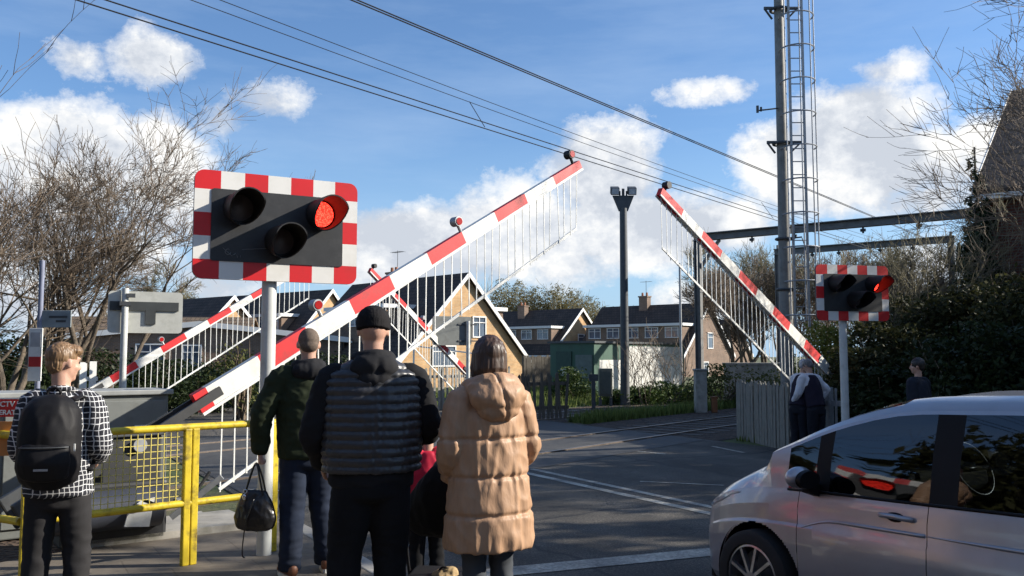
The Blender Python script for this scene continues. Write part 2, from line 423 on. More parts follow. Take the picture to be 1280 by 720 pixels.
# crossing deck panels between / beside the rails
M_deck = mat('crossing_deck', (.055, .054, .052), .8, var=.25, scale=5, bmp=.5, bscale=90)
for k, (a, c) in enumerate(((8.1, 9.13), (9.27, 10.53), (10.67, 13.93), (14.07, 15.33), (15.47, 16.5))):
    pts = []
    for nn, sgn in ((2.7, 0), (12.5, 0)):
        pass
    def hit(nn, dd):   # point on rail-offset dd at road-offset nn
        # solve RN*nn+RD*t with TN.(p)=dd
        t = (dd - nn * RN.dot(TN)) / RD.dot(TN); return road(nn, t)
    sheet('crossing_panel', [hit(2.7, a), hit(12.5, a), hit(12.5, c), hit(2.7, c)], .006, M_deck)
# ballast and rails
m, nt, b = nodes_of('ballast'); co = objco(nt)
vo = nd(nt, 'ShaderNodeTexVoronoi', Scale=16.); nt.links.new(co, vo.inputs['Vector'])
cc = mixrgb(nt, 1.0, ramp(nt, nz(nt, co, 3, 5), [(.3, (.035, .022, .015)), (.7, (.085, .055, .038))]), ramp(nt, sepxyz(nt, vo.outputs['Color'])[0], [(0., .5), (1., 1.5)]), 'MULTIPLY')
nt.links.new(cc, b.inputs['Base Color']); b.inputs['Roughness'].default_value = .95
bump(nt, b, vo.outputs['Distance'], 1.0, .05); M_ball = m
def railquad(a, c, s0, s1): return [rail(a, s0), rail(a, s1), rail(c, s1), rail(c, s0)]
sheet('ballast', railquad(7.8, 12.3, 8.3, 160), -.004, M_ball); sheet('ballast', railquad(13.1, 16.6, 8.3, 160), -.004, M_ball)
sheet('ballast', railquad(7.45, 16.9, -60, 5.3), -.004, M_ball)
M_rail = mat('rail_steel', (.22, .18, .15), .4, .7, var=.2, scale=20, bmp=.1)
M_sleep = mat('sleeper_concrete', (.07, .06, .05), .85, var=.2)
trk = MB()
for dd in (9.2, 10.6, 14.0, 15.4):
    trk.beam(rail(dd, -60, .0), rail(dd, 160, .0), .07, .028 * 2)
structure(trk.build('rails', M_rail))
sl = MB()
for cdd in (9.9, 14.7):
    s_ = 8.6
    while s_ < 60:
        sl.beam(rail(cdd - 1.25, s_, -.01), rail(cdd + 1.25, s_, -.01), .24, .03); s_ += .7
structure(sl.build('sleepers', M_sleep))
# road paint (worn)
m, nt, b = nodes_of('road_paint'); co = objco(nt)
wr = ramp(nt, nz(nt, co, 30, 6, .75), [(.40, 0.), (.60, 1.)])
wr2 = ramp(nt, nz(nt, co, 2.0, 5, .7), [(.35, .15), (.6, 1.)])
cc = mixrgb(nt, mathn(nt, 'MULTIPLY', wr2, mathn(nt, 'ADD', mathn(nt, 'MULTIPLY', wr, .6), .4)), (.10, .098, .09), (.60, .56, .46))
nt.links.new(cc, b.inputs['Base Color']); b.inputs['Roughness'].default_value = .7
bump(nt, b, nz(nt, co, 140, 3, .8), .4, .005); M_rpaint = m
def strip(name, a, c, wd, z=.005):
    d = (c - a).normalized(); x = Vector((-d.y, d.x, 0)) * wd / 2
    return structure(MB().poly([(a - x) + Vector((0, 0, z)), (c - x) + Vector((0, 0, z)), (c + x) + Vector((0, 0, z)), (a + x) + Vector((0, 0, z))]).build(name, M_rpaint))
A0, A1 = G(664.7, 593), G(895, 644)
dd_ = (A1 - A0).normalized(); x_ = Vector((-dd_.y, dd_.x, 0))
strip('centre_line', A0 - dd_ * 2.0, A0 + dd_ * 16, .13); strip('centre_line', A0 - dd_ * 2.0 + x_ * .30, A0 + dd_ * 16 + x_ * .30, .11)
strip('stop_line', G(560, 722), G(985, 681), .27)
strip('edge_marking', G(242, 640), G(268, 664), .16); strip('edge_marking', G(228, 622), G(236, 632), .16)
strip('lane_marking', G(700, 557), G(798, 545), .10); strip('lane_marking', G(776, 562), G(832, 568), .08)
strip('lane_marking', G(690, 541), G(760, 537), .08)
strip('lane_marking', G(890, 558), G(930, 566), .08); strip('lane_marking', G(800, 602), G(905, 607), .05)
# pavement and kerb
m, nt, b = nodes_of('footway_paving'); co = objco(nt)
mp = nt.nodes.new('ShaderNodeMapping'); mp.inputs['Rotation'].default_value = (0, 0, R(-30.1)); nt.links.new(co, mp.inputs[0])
br = nd(nt, 'ShaderNodeTexBrick', Scale=1.0); nt.links.new(mp.outputs[0], br.inputs['Vector'])
for k_, v_ in (('Brick Width', .6), ('Row Height', .45), ('Mortar Size', .007), ('Mortar Smooth', .2)): br.inputs[k_].default_value = v_
br.inputs['Color1'].default_value = (.155, .13, .10, 1); br.inputs['Color2'].default_value = (.165, .14, .11, 1); br.inputs['Mortar'].default_value = (.13, .11, .085, 1)
f = nz(nt, co, 2.2, 7, .7)
cc = mixrgb(nt, 1.0, br.outputs['Color'], ramp(nt, f, [(.3, .5), (.7, 1.2)]), 'MULTIPLY')
gum = nd(nt, 'ShaderNodeTexVoronoi', Scale=5.); nt.links.new(co, gum.inputs['Vector'])
cc = mixrgb(nt, ramp(nt, gum.outputs['Distance'], [(.09, .7), (.14, 0.)]), cc, (.06, .06, .055))
nt.links.new(cc, b.inputs['Base Color']); b.inputs['Roughness'].default_value = .85
bump(nt, b, mathn(nt, 'ADD', mathn(nt, 'SUBTRACT', 1., br.outputs['Fac']), mathn(nt, 'MULTIPLY', nz(nt, co, 80, 4), .5)), .5, .008); M_pave = m
pv_ = MB(); pv_.prism([road(-14, -25, -.1), road(2.45, -25, -.1), road(2.45, 9.0, -.1), road(-14, 2.6, -.1)], (0, 0, .2))
structure(pv_.build('pavement', M_pave))
kb = MB()
t_ = -25
while t_ < 8.4:
    kb.beam(road(2.53, t_, .02), road(2.53, t_ + .905, .02), .15, .17); t_ += .915
structure(kb.build('kerb', M_conc, bevel=.012))
kb = MB(); t_ = -25
while t_ < 60:
    if not (8.0 < t_ < 27): kb.beam(road(12.7, t_, .02), road(12.7, t_ + .905, .02), .15, .17)
    t_ += .915
structure(kb.build('kerb', M_conc))
structure(MB().prism([road(12.78, -25, -.1), road(15.5, -25, -.1), road(15.5, 8, -.1), road(12.78, 8, -.1)], (0, 0, .19)).build('pavement', M_pave))
structure(MB().prism([road(.5, 27.5, -.1), road(2.5, 27.5, -.1), road(2.5, 60, -.1), road(.5, 60, -.1)], (0, 0, .19)).build('pavement', M_pave))

# ================================================================== VEGETATION
def leaves_mesh(name, blobs, n, size, mats, parent=None, seed=1, squash=1., clump=.9, thr=.0, elong=1.0, mode='shell'):
    """many leaf-size quads spread through blobs = [(centre, (rx,ry,rz)), ...] with noisy gaps"""
    rng = random.Random(seed)
    vol = [b_[1][0] * b_[1][1] * b_[1][2] for b_ in blobs]; tot = sum(vol)
    V = []; Fc = []
    for (c, r), vv in zip(blobs, vol):
        c = Vector(c)
        for _ in range(int(n * vv / tot)):
            while True:
                p = Vector((rng.uniform(-1, 1), rng.uniform(-1, 1), rng.uniform(-1, 1)))
                l = p.length
                if l < 1e-3: continue
                q = p.normalized()
                lim = 1 + .34 * noise.noise(q * 2.1 + c * .7) + .2 * noise.noise(q * 5 + c)
                if l > lim: continue
                if mode == 'shell' and l < .45 and rng.random() < .7: continue
                w_ = c + Vector((p.x * r[0], p.y * r[1], p.z * r[2]))
                if noise.noise(w_ * clump) + .35 * noise.noise(w_ * clump * 3.1) < thr - .25 + .3 * (l > .75): 
                    if rng.random() < .85: continue
                break
            if w_.z < .02: continue
            s_ = size * rng.uniform(.6, 1.4)
            a = Vector((rng.gauss(0, 1), rng.gauss(0, 1), rng.gauss(0, .7))).normalized()
            b2 = a.cross(Vector((rng.gauss(0, 1), rng.gauss(0, 1), rng.gauss(0, 1)))).normalized()
            i = len(V)
            V += [tuple(w_ - a * s_ * elong), tuple(w_ + b2 * s_ * .5), tuple(w_ + a * s_ * elong), tuple(w_ - b2 * s_ * .5)]
            Fc.append((i, i + 1, i + 2, i + 3))
    me = bpy.data.meshes.new(name); me.from_pydata(V, [], Fc)
    me.materials.append(mats); o = bpy.data.objects.new(name, me); col.objects.link(o)
    if parent is not None: o.parent = parent
    return o
def branches(mb_t, mb_c, p, d, L, r, depth, rng, up=.12, wig=.16, kids_n=(4, 6), split=38, maxd=4, minr=.004, shrink=.62, thick_depth=1, lean=None, f0=.35):
    seg = 5 if depth < 2 else (4 if depth < maxd else 3)
    pts = [Vector(p)]; rad = [r]; dd = Vector(d).normalized()
    for k in range(seg):
        dd = (dd + Vector((rng.gauss(0, wig), rng.gauss(0, wig), rng.gauss(0, wig * .7) + up)) + (lean or Vector((0, 0, 0)))).normalized()
        pts.append(pts[-1] + dd * L / seg); rad.append(max(minr * .6, r * (1 - .75 * (k + 1) / seg)))
    (mb_t if depth <= thick_depth else mb_c).tube(pts, rad, 8 if depth == 0 else (5 if depth < 2 else 3), cap=False)
    if depth >= maxd: return
    n = rng.randint(*kids_n)
    for k in range(n):
        f_ = rng.uniform(.25, 1.0) if depth else rng.uniform(f0, 1.0)
        i = min(int(f_ * seg), seg - 1); g = f_ * seg - i
        q = pts[i].lerp(pts[i + 1], g); rr = (rad[i] * (1 - g) + rad[i + 1] * g)
        base = (pts[i + 1] - pts[i]).normalized(); s1, s2 = frame_from(base)
        a = rng.uniform(0, 2 * math.pi); an = R(rng.gauss(split, 10))
        nd_ = base * math.cos(an) + (s1 * math.cos(a) + s2 * math.sin(a)) * math.sin(an)
        branches(mb_t, mb_c, q, nd_, L * rng.uniform(shrink - .14, shrink + .12), max(minr, rr * .68), depth + 1, rng, up, wig, kids_n, split, maxd, minr, shrink, thick_depth, lean)
def bare_tree(name, label, loc, L, r, seed, stems=1, spread=10, group=None, maxd=4, mt=None, mc=None, kids_n=(4, 6), lean=None, minr=.004, up=.12, wig=.16, shrink=.62, split=38, f0=.35):
    t = thing(name, label, 'tree', loc, 0, group); rng = random.Random(seed)
    a, c = MB(), MB()
    for k in range(stems):
        an = 2 * math.pi * k / max(1, stems) + rng.uniform(-.4, .4); sp = R(rng.uniform(.5, 1) * spread)
        d = Vector((math.cos(an) * math.sin(sp), math.sin(an) * math.sin(sp), math.cos(sp)))
        branches(a, c, Vector((math.cos(an), math.sin(an), 0)) * (.12 * (stems > 1)), d, L * rng.uniform(.85, 1.1), r * rng.uniform(.7, 1), 0, rng, up, wig, kids_n, split, maxd, minr, shrink, 1, lean, f0)
    a.build('trunk', mt or M_bark, t, smooth=True); c.build('crown', mc or M_twig, t)
    return t
def bush(name, label, cat, loc, blobs, n, size, m, seed=1, group=None, stems=6, sh=1.0, **kw):
    t = thing(name, label, cat, loc, 0, group)
    leaves_mesh('foliage', blobs, n, size, m, t, seed, **kw)
    rng = random.Random(seed); st = MB()
    for k in range(stems):
        b_ = blobs[rng.randrange(len(blobs))]; c = Vector(b_[0])
        p0 = Vector((c.x * .6 + rng.uniform(-.15, .15), c.y * .6 + rng.uniform(-.15, .15), -.02))
        tip = c + Vector((rng.uniform(-.6, .6) * b_[1][0], rng.uniform(-.6, .6) * b_[1][1], rng.uniform(.2, .9) * b_[1][2] * sh))
        mid = p0.lerp(tip, .5) + Vector((rng.uniform(-.2, .2), rng.uniform(-.2, .2), 0))
        st.tube([p0, mid, tip], [.03, .02, .006], 5, cap=False)
    st.build('stem', M_twig, t)
    return t
L_ivy = leaf_mat('ivy_leaf', (.012, .016, .006), (.075, .075, .025), .6)
L_olive = leaf_mat('olive_leaf', (.05, .06, .015), (.16, .16, .045), .6)
L_green = leaf_mat('green_leaf', (.025, .05, .012), (.085, .12, .03), .5)
L_con = leaf_mat('conifer_leaf', (.008, .02, .008), (.03, .05, .02), .6, .1)
L_yel = leaf_mat('yellow_green_leaf', (.14, .15, .03), (.30, .28, .06), .6, .35)
L_bud = leaf_mat('bud_haze', (.10, .085, .035), (.24, .20, .08), .8, .3)
L_hedge = leaf_mat('dark_hedge_leaf', (.008, .018, .006), (.035, .05, .016), .5)

# big bare tree on the left
bare_tree('bare_tree', 'big bare many-stemmed tree behind the bus stop sign on the left', XZ(88, 20.5), 4.5, .10, 11, stems=9, spread=23, maxd=4, kids_n=(5, 6), up=.02, shrink=.50, minr=.006, f0=.42, split=32)
bare_tree('bare_tree', 'bare tree with dark leaning trunk at the left border of the photo', XZ(-8, 18.5), 3.2, .11, 19, stems=7, spread=36, maxd=4, kids_n=(4, 6), up=.05, minr=.006)
# near budding branches upper left (tree stands just out of view)
bare_tree('budding_tree', 'near tree at upper left reaching budding twigs over the street', XZ(-265, 8.2), 2.5, .08, 5, stems=4, spread=34, maxd=4, kids_n=(3, 4), mc=M_twig, lean=Vector((.0, 0, .0)), minr=.0035, up=.14)
# upper right bare branches
bare_tree('bare_tree', 'bare spreading tree whose thin branches hang in at the upper right corner', XZ(1655, 13.0), 5.0, .14, 3, stems=4, spread=32, maxd=5, kids_n=(3, 5), minr=.0055, lean=Vector((-.05, 0, 0)), up=.06, wig=.14)
bare_tree('bare_tree', 'distant rounded bare tree behind the back of the grey sign', XZ(205, 80), 4.2, .40, 8, stems=3, spread=30, maxd=5, kids_n=(5, 6), mc=M_twig2, minr=.026, up=.04)
bare_tree('bare_tree', 'distant bare tree above the house roof beside the red and white signal board', XZ(262, 84), 3.0, .30, 9, stems=3, spread=30, maxd=5, kids_n=(4, 6), mc=M_twig2, minr=.026)
# bare trees behind the gantries
for k, (px, Y, L, lab) in enumerate(((925, 44, 3.7, 'bare tree behind the left column of the steel gantry'), (958, 48, 4.0, 'bare tree just left of the tall mast, behind the right barrier'),
        (1035, 46, 3.9, 'bare tree between the mast ladder and the far signal board'), (1130, 38, 3.3, 'bare tree above the ivy bank behind the lower gantry beam'),
        (1175, 30, 2.7, 'thin bare saplings standing up out of the ivy bank'))):
    bare_tree('bare_tree', lab, XZ(px, Y), L, .16, 30 + k, stems=4, spread=26, maxd=5, kids_n=(4, 5), mc=M_twig2 if k % 2 else M_twig, minr=.012 * Y / 44, group='bare trees behind the gantries')
for k, (px, Y, hh, lab) in enumerate(((1235, 21.5, 3.0, 'thin bare sapling rising from the ivy bank by the brick house'), (1122, 19, 1.6, 'bare twiggy shrub on top of the ivy bank'), (1160, 19.5, 2.3, 'tall whippy bare shrub at the gantry beam end'))):
    bare_tree('bare_shrub', lab, XZ(px, Y, 1.5), hh * .8, .03, 60 + k, stems=5, spread=20, maxd=3, kids_n=(3, 5), minr=.006, mc=M_twig2)

# wood on the skyline
rng = random.Random(4)
sk = ((602, 8.6), (628, 10.6), (650, 10.8), (672, 9.8), (696, 10.0), (718, 9.8), (741, 9.2), (764, 7.8), (586, 8.0))
for k, (px, hgt) in enumerate(sk):
    Y = 112 + rng.uniform(-6, 6); c = XZ(px, Y)
    t = thing('woodland_tree', 'hazy budding tree %s in the wood beyond the houses' % ('at the left end', 'second from the left', 'third from the left', 'near the middle left', 'in the middle', 'near the middle right', 'third from the right end', 'at the right end', 'peeping over the big gable')[k], 'tree', c, 0, 'budding trees of the wood on the skyline')
    a, cr = MB(), MB(); r2 = random.Random(100 + k)
    branches(a, cr, Vector((0, 0, 0)), Vector((0, 0, 1)), hgt * .55, .22, 0, r2, .1, .12, (5, 7), 36, 3, .03, .62)
    a.build('trunk', M_bark, t); cr.build('branch_tips', M_twig2, t)
    leaves_mesh('crown', [((0, 0, hgt * .62), (1.9, 2.0, hgt * .42)), ((.7, 0, hgt * .45), (1.9, 1.7, hgt * .36))], 6500, .10, L_bud, t, 200 + k, elong=1.6, clump=.6, mode='full')

# ivy bank on the right: individual overgrown bushes
ivy = [((1085, 17.2), (1.0, 1.2, .95), .9, L_ivy, 'low ivy bush behind the post of the far signal'),
       ((1125, 18.2), (1.3, 1.4, 1.2), 1.2, L_ivy, 'dark ivy bush right of the far signal post'),
       ((1165, 19.4), (1.5, 1.5, 1.6), 1.5, L_ivy, 'ivy covered mound below the gantry beams'),
       ((1215, 19.6), (1.6, 1.6, 1.75), 1.7, L_ivy, 'tall ivy mound below the end of the gantry'),
       ((1275, 18.4), (1.7, 1.7, 1.75), 1.7, L_ivy, 'ivy and bramble mound in front of the brick house'),
       ((1345, 16.5), (1.7, 1.9, 1.9), 1.6, L_ivy, 'ivy mound at the right border beyond the car'),
       ((1195, 15.6), (1.2, 1.2, 1.1), .9, L_hedge, 'low dark hedge behind the dark haired passer-by'),
       ((1260, 14.6), (1.4, 1.2, 1.25), 1.0, L_hedge, 'low dark hedge behind the roof of the car'),
       ((1120, 15.8), (.9, 1.0, .8), .7, L_hedge, 'low dark hedge left of the dark haired passer-by')]
for k, ((px, Y), r, cz, m_, lab) in enumerate(ivy):
    bl = [((0, 0, cz), r), ((-.5 * r[0], -.2, cz * .75), (r[0] * .7, r[1] * .7, r[2] * .7)), ((.4 * r[0], -.3, cz * 1.2), (r[0] * .6, r[1] * .6, r[2] * .65))]
    bush('ivy_bush' if m_ is L_ivy else 'hedge', lab, 'bush' if m_ is L_ivy else 'hedge', XZ(px, Y), bl, 15000, .055, m_, 300 + k, 'overgrown bushes along the right bank', stems=26, sh=1.15, thr=.05)
bush('sunlit_bush', 'yellow green sunlit bush between the mast and the far signal post', 'bush', XZ(1038, 26), [((0, 0, 1.2), (1.0, .9, 1.5)), ((-.7, .2, .8), (.8, .8, 1.0)), ((.2, 0, 2.0), (.6, .6, .7))], 9000, .05, L_yel, 41, stems=14, thr=.02)
bush('sunlit_bush', 'olive bush behind the right hand picket fence', 'bush', XZ(905, 30), [((0, 0, .5), (1.2, .9, .95)), ((1.5, 0, .5), (1.2, .9, .8))], 6000, .05, L_olive, 42, stems=14)
bush('leafy_shrub', 'ragged green shrub by the concrete pillar', 'bush', XZ(838, 32), [((0, 0, .3), (1.6, .9, .5)), ((1.2, 0, .5), (.7, .6, .5))], 4500, .05, L_green, 43, stems=12)
bush('leafy_shrub', 'low green shrub at the foot of the floodlight column', 'bush', XZ(800, 31.5), [((0, 0, .25), (1.0, .8, .4)), ((-.7, 0, .2), (.6, .6, .3))], 4500, .05, L_green, 44, stems=8)
bush('leafy_shrub', 'small bramble in front of the green hut door', 'bush', XZ(718, 33), [((0, 0, .5), (.9, .8, .8)), ((-.5, 0, .3), (.6, .6, .5))], 4500, .05, L_green, 45, stems=8)
for k, (px, Y, L) in enumerate(((806, 31, 1.5), (826, 33, 1.7), (790, 33, 1.3), (848, 33, 1.4))):
    bare_tree('bare_shrub', ('wiry bare shrub in front of the pale side of the hut', 'tallest wiry bare shrub before the hut', 'bare shrub beside the floodlight column', 'bare shrub near the far end of the hut')[k], XZ(px, Y), L, .022, 70 + k, stems=6, spread=18, maxd=2, kids_n=(2, 4), minr=.009, group='wiry bare shrubs before the hut')
# dark hedges at left, far side of the crossing
for k, (px, Y, rx, rz, lab) in enumerate(((40, 24, 2.2, 1.35, 'dark hedge behind the bus stop sign'), (130, 25, 2.0, 1.2, 'dark hedge behind the blond boy'), (225, 27, 2.0, 1.0, 'dark hedge behind the far left barrier'), (310, 30, 2.6, 1.1, 'dark hedge seen behind the white signal post'), (400, 33, 2.3, 1.2, 'dark hedge behind the shaven headed man'), (-50, 22, 2.2, 1.6, 'dark hedge at the left border'))):
    bush('hedge', lab, 'hedge', XZ(px, Y), [((0, 0, rz * .6), (rx, 1.1, rz)), ((rx * .6, .2, rz * .5), (rx * .7, 1., rz * .8)), ((-rx * .6, .2, rz * .5), (rx * .7, 1., rz * .8))], 10000, .06, L_hedge, 350 + k, 'dark hedges beyond the far left barrier', stems=10, thr=-.1)
bush('leafy_shrub', 'sparse pale bush between the two left barriers', 'bush', XZ(300, 24), [((0, 0, 1.1), (.9, .8, 1.0))], 700, .05, L_olive, 47, stems=22, sh=1.3)
# conifer
t = thing('conifer', 'dark pointed conifer beside the brick house gable', 'tree', XZ(1232, 22.2))
bl = []; rr_ = random.Random(5)
for k in range(12):
    zz = 1.2 + k * .48; w_ = 1.0 * (1 - k / 12.5)
    bl.append(((rr_.uniform(-.1, .1), 0, zz), (w_, w_, .42)))
leaves_mesh('foliage', bl, 14000, .06, L_con, t, 51, elong=1.6, thr=.05)
MB().tube([(0, 0, 0), (0, 0, 7.0)], [.13, .02], 7).build('trunk', M_bark, t)
# grass tufts on the verge beyond the tracks
V = []; Fc = []; rg = random.Random(9)
def hit(nn, dd):
    t = (dd - nn * RN.dot(TN)) / RD.dot(TN); return road(nn, t)
def tuft(p, hgt):
    for _ in range(5):
        a = rg.uniform(0, 6.3); w_ = .012 + .012 * rg.random(); h_ = hgt * rg.uniform(.5, 1.2); ln = rg.uniform(-.5, .5) * h_
        q = p + Vector((rg.uniform(-.06, .06), rg.uniform(-.06, .06), 0)); x = Vector((math.cos(a), math.sin(a), 0)) * w_
        i = len(V); V.extend([tuple(q - x), tuple(q + x), tuple(q + Vector((ln * math.sin(a), ln * math.cos(a), h_)))]); Fc.append((i, i + 1, i + 2))
def scat(n, a, c, s0, s1, h0, h1):
    for _ in range(n):
        p = rail(rg.uniform(a, c), rg.uniform(s0, s1), -.01)
        if p.dot(RN) > 12.9 or p.dot(RN) < 2.2: tuft(p, rg.uniform(h0, h1))
scat(4500, 12.35, 13.1, 10, 38, .12, .36)
scat(9000, 16.7, 26, 2, 40, .1, .42)
scat(1200, 4.5, 7.6, 12, 26, .06, .2)
me = bpy.data.meshes.new('verge_grass'); me.from_pydata(V, [], Fc); me.materials.append(leaf_mat('grass_blade', (.06, .095, .02), (.22, .26, .07), .6, .3))
o = bpy.data.objects.new('verge_grass', me); col.objects.link(o); tag(o, kind='stuff', label='rough grass along the railway verge')

# ================================================================== HOUSES
B_or = brick_mat('orange_brick', (.50, .27, .105), (.60, .36, .16), (.45, .37, .25))
B_dk = brick_mat('brown_brick', (.17, .10, .065), (.23, .135, .085), (.2, .18, .15))
B_red = brick_mat('red_brick', (.13, .042, .026), (.18, .06, .036), (.14, .11, .09))
T_dk = brick_mat('dark_tiles', (.045, .032, .026), (.075, .052, .04), (.015, .012, .01), .28, .22, bmp=.9, ms=.02, slope=True)
T_br = brick_mat('brown_tiles', (.13, .09, .055), (.18, .125, .08), (.03, .025, .02), .28, .22, bmp=.9, ms=.02, slope=True)
M_fas = mat('white_fascia', (.72, .71, .68), .5, var=.05, scale=2, bmp=.03)
M_glass = mat('window_glass', (.10, .13, .17), .06, var=.5, scale=.8, bmp=0, spec=.9)
M_cloth = mat('net_curtain', (.5, .52, .55), .8, bmp=.1)
M_seal0 = mat('black_pipe', (.015, .015, .016), .45, bmp=0)
def window(root, c, wd, hg, face, z0=0):
    """face: outward local normal; frame proud of wall"""
    n = Vector(face); x = Vector((-n.y, n.x, 0)); c = Vector(c)
    fr = MB()
    for sx in (-1, 1): fr.beam(c + x * sx * wd / 2 + n * .03 - Vector((0, 0, hg / 2)), c + x * sx * wd / 2 + n * .03 + Vector((0, 0, hg / 2)), .07, .07, up=n)
    for sz in (-1, 1): fr.beam(c + n * .031 + Vector((0, 0, sz * hg / 2)) - x * (wd / 2 + .036), c + n * .031 + Vector((0, 0, sz * hg / 2)) + x * (wd / 2 + .036), .072, .072, up=n)
    if wd > .9: fr.beam(c + n * .028 - Vector((0, 0, hg / 2)), c + n * .028 + Vector((0, 0, hg / 2)), .05, .05, up=n)
    fr.beam(c + n * .027 + Vector((0, 0, hg * .22)) - x * wd / 2, c + n * .027 + Vector((0, 0, hg * .22)) + x * wd / 2, .045, .045, up=n)
    f = fr.build('window', M_fas, root)
    g = MB(); a = c + n * .012
    g.poly([a - x * wd / 2 - Vector((0, 0, hg / 2)), a + x * wd / 2 - Vector((0, 0, hg / 2)), a + x * wd / 2 + Vector((0, 0, hg / 2)), a - x * wd / 2 + Vector((0, 0, hg / 2))]).build('pane', M_glass, f)
    return f
def house(label, loc, rz, hw, ln, ez, az_, wall, roof, dorm=None, chim=None, wins=(), group=None, side_wins=(), name='gabled_house', base=-1.0, over=.25, front=None):
    """gable faces local -Y, ridge runs along +Y"""
    t = thing(name, label, 'house', loc, rz, group)
    w_ = MB(); w_.prism([(-hw, 0, base), (hw, 0, base), (hw, 0, ez), (0, 0, az_), (-hw, 0, ez)], (0, ln, 0)); w_.build('wall', wall, t)
    sl_ = (az_ - ez) / hw; th = .16
    rf = MB()
    for sx in (-1, 1):
        e = Vector((sx * (hw + .35), 0, ez - .35 * sl_ + .05)); a = Vector((0, 0, az_ + .05))
        rf.prism([(e.x, -over, e.z), (a.x, -over, a.z), (a.x, -over, a.z + th), (e.x, -over, e.z + th)], (0, ln + 2 * over, 0))
    r_ = rf.build('roof', roof, t)
    bb = MB()
    for sx in (-1, 1):
        e = Vector((sx * (hw + .37), -over - .04, ez - .37 * sl_ - .04)); a = Vector((0, -over - .04, az_ - .04))
        bb.prism([e, a, a + Vector((0, 0, .30)), e + Vector((0, 0, .30))], (0, .035, 0))
    bb.build('bargeboard', M_fas, t)
    gt = MB()
    for sx in (-1, 1): gt.box((sx * (hw + .40), ln / 2, ez - .33 * sl_), (.1, ln + 2 * over, .13))
    gt.build('gutter', M_fas, t)
    for (sx, y0, y1, z0, z1, out_) in (dorm or ()):
        xin = hw * (1 - (z1 - .1 - ez) / (az_ - ez)); xo = out_ * hw
        d = MB(); d.box((sx * (xin + xo) / 2, (y0 + y1) / 2, (z0 + z1) / 2), (abs(xo - xin), y1 - y0, z1 - z0)); dm = d.build('dormer', B_dk, t)
        MB().box((sx * ((xin + xo) / 2 + .08), (y0 + y1) / 2, z1 + .1), (abs(xo - xin) + .3, y1 - y0 + .35, .22)).build('dormer_fascia', M_fas, dm)
        n_ = max(1, int((y1 - y0) / 1.7))
        for k in range(n_):
            yy = y0 + (y1 - y0) * (k + .5) / n_
            n = Vector((sx, 0, 0)); c = Vector((sx * xo, yy, z1 - .55)); x = Vector((0, 1, 0)); wd, hg = 1.2, .85
            f = MB()
            f.box(c + n * .03 + Vector((0, 0, .18)), (.07, wd + .1, .035)); f.box(c + n * .031 - Vector((0, 0, hg / 2)), (.07, wd + .1, .06)); f.box(c + n * .031 + Vector((0, 0, hg / 2)), (.07, wd + .1, .05))
            for q_ in (-.5, 0, .5): f.box(c + n * .028 + x * wd * q_, (.06, .05, hg))
            ff = f.build('window', M_fas, dm)
            g = MB(); g.box(c + n * .006, (.02, wd, hg)).build('pane', M_glass, ff)
    if chim:
        for (cx, cy, ch) in chim:
            zz = az_ - abs(cx) * sl_
            c = MB(); c.box((cx, cy, zz + ch / 2 - .3), (.62, .85, ch + .6)); c.box((cx, cy, zz + ch + .05), (.74, .97, .12)); cc_ = c.build('chimney', B_dk, r_)
            p_ = MB()
            for q_ in (-.22, .22): p_.tube([(cx, cy + q_, zz + ch + .1), (cx, cy + q_, zz + ch + .42)], [.11, .09], 10)
            p_.build('chimney_pot', mat('terracotta', (.35, .14, .07), .8), cc_)
    if chim:
        cx, cy, ch = chim[0]; zt_ = az_ - abs(cx) * sl_ + ch
        ae = MB().tube([(cx + .25, cy, zt_ - .2), (cx + .25, cy, zt_ + 1.5)], .02, 6).tube([(cx + .25, cy - .6, zt_ + 1.4), (cx + .25, cy + .6, zt_ + 1.4)], .012, 5)
        for q_ in range(7): ae.tube([(cx + .0, cy - .5 + q_ * .16, zt_ + 1.4), (cx + .5, cy - .5 + q_ * .16, zt_ + 1.4)], .008, 4)
        ae.build('aerial', M_dkmetal, t)
    for sx in (-1, 1): MB().tube([(sx * (hw - .12), -.09, ez - .1), (sx * (hw - .12), -.09, base)], .045, 8).build('downpipe', M_seal0, t)
    for (x, z, wd, hg) in wins: window(t, (x, -.0, z), wd, hg, (0, -1, 0))
    for (sx, y, z, wd, hg) in side_wins: window(t, (sx * hw, y, z), wd, hg, (sx, 0, 0))
    if front: front(t)
    return t
RZH = R(52)
# H1 the big sunlit gable
def h1front(t):
    MB().box((0, -.012, 4.55), (.12, .03, .5)).box((-.9, -.012, 4.6), (1.2, .02, .06)).build('gable_trim', M_fas, t)
    d = MB(); d.box((-1.6, -.06, 1.6), (.9, .1, 2.0)); d.build('panel', M_fas, t)
house('big chalet house with bright orange brick gable and dark tiled roof', P(583, 347, 50).xy.to_3d(), R(43), 4.7, 11.5, 1.35, 6.2, B_or, T_dk,
      dorm=[(-1, 2.5, 8.5, 2.2, 4.4, .8), (1, 1.2, 6, 2.2, 4.4, .83)], wins=((.95, 3.35, .95, 1.15), (-1.6, 1.7, 1.6, 1.1)), chim=((0, 7, .6),), group=None)
house('house with small sunlit gable and dark roof left of the big gable', P(413, 364, 64).xy.to_3d(), RZH, 3.9, 11, 2.0, 6.3, B_or, T_dk, dorm=[(-1, 1.5, 9, 2.6, 4.5, .8)], wins=((.6, 3.6, .9, 1.0),), side_wins=((-1, 4, .6, 1.6, 1.1),), group='chalet houses beyond the crossing')
house('house with dark roof behind the far left barrier', P(290, 376, 62).xy.to_3d(), RZH, 3.7, 12, 1.9, 5.7, B_or, T_dk, dorm=[(-1, 1.5, 9.5, 2.3, 3.9, .8)], wins=((.3, 3.2, .9, 1.),), side_wins=((-1, 4, .3, 1.8, 1.1),), group='chalet houses beyond the crossing')
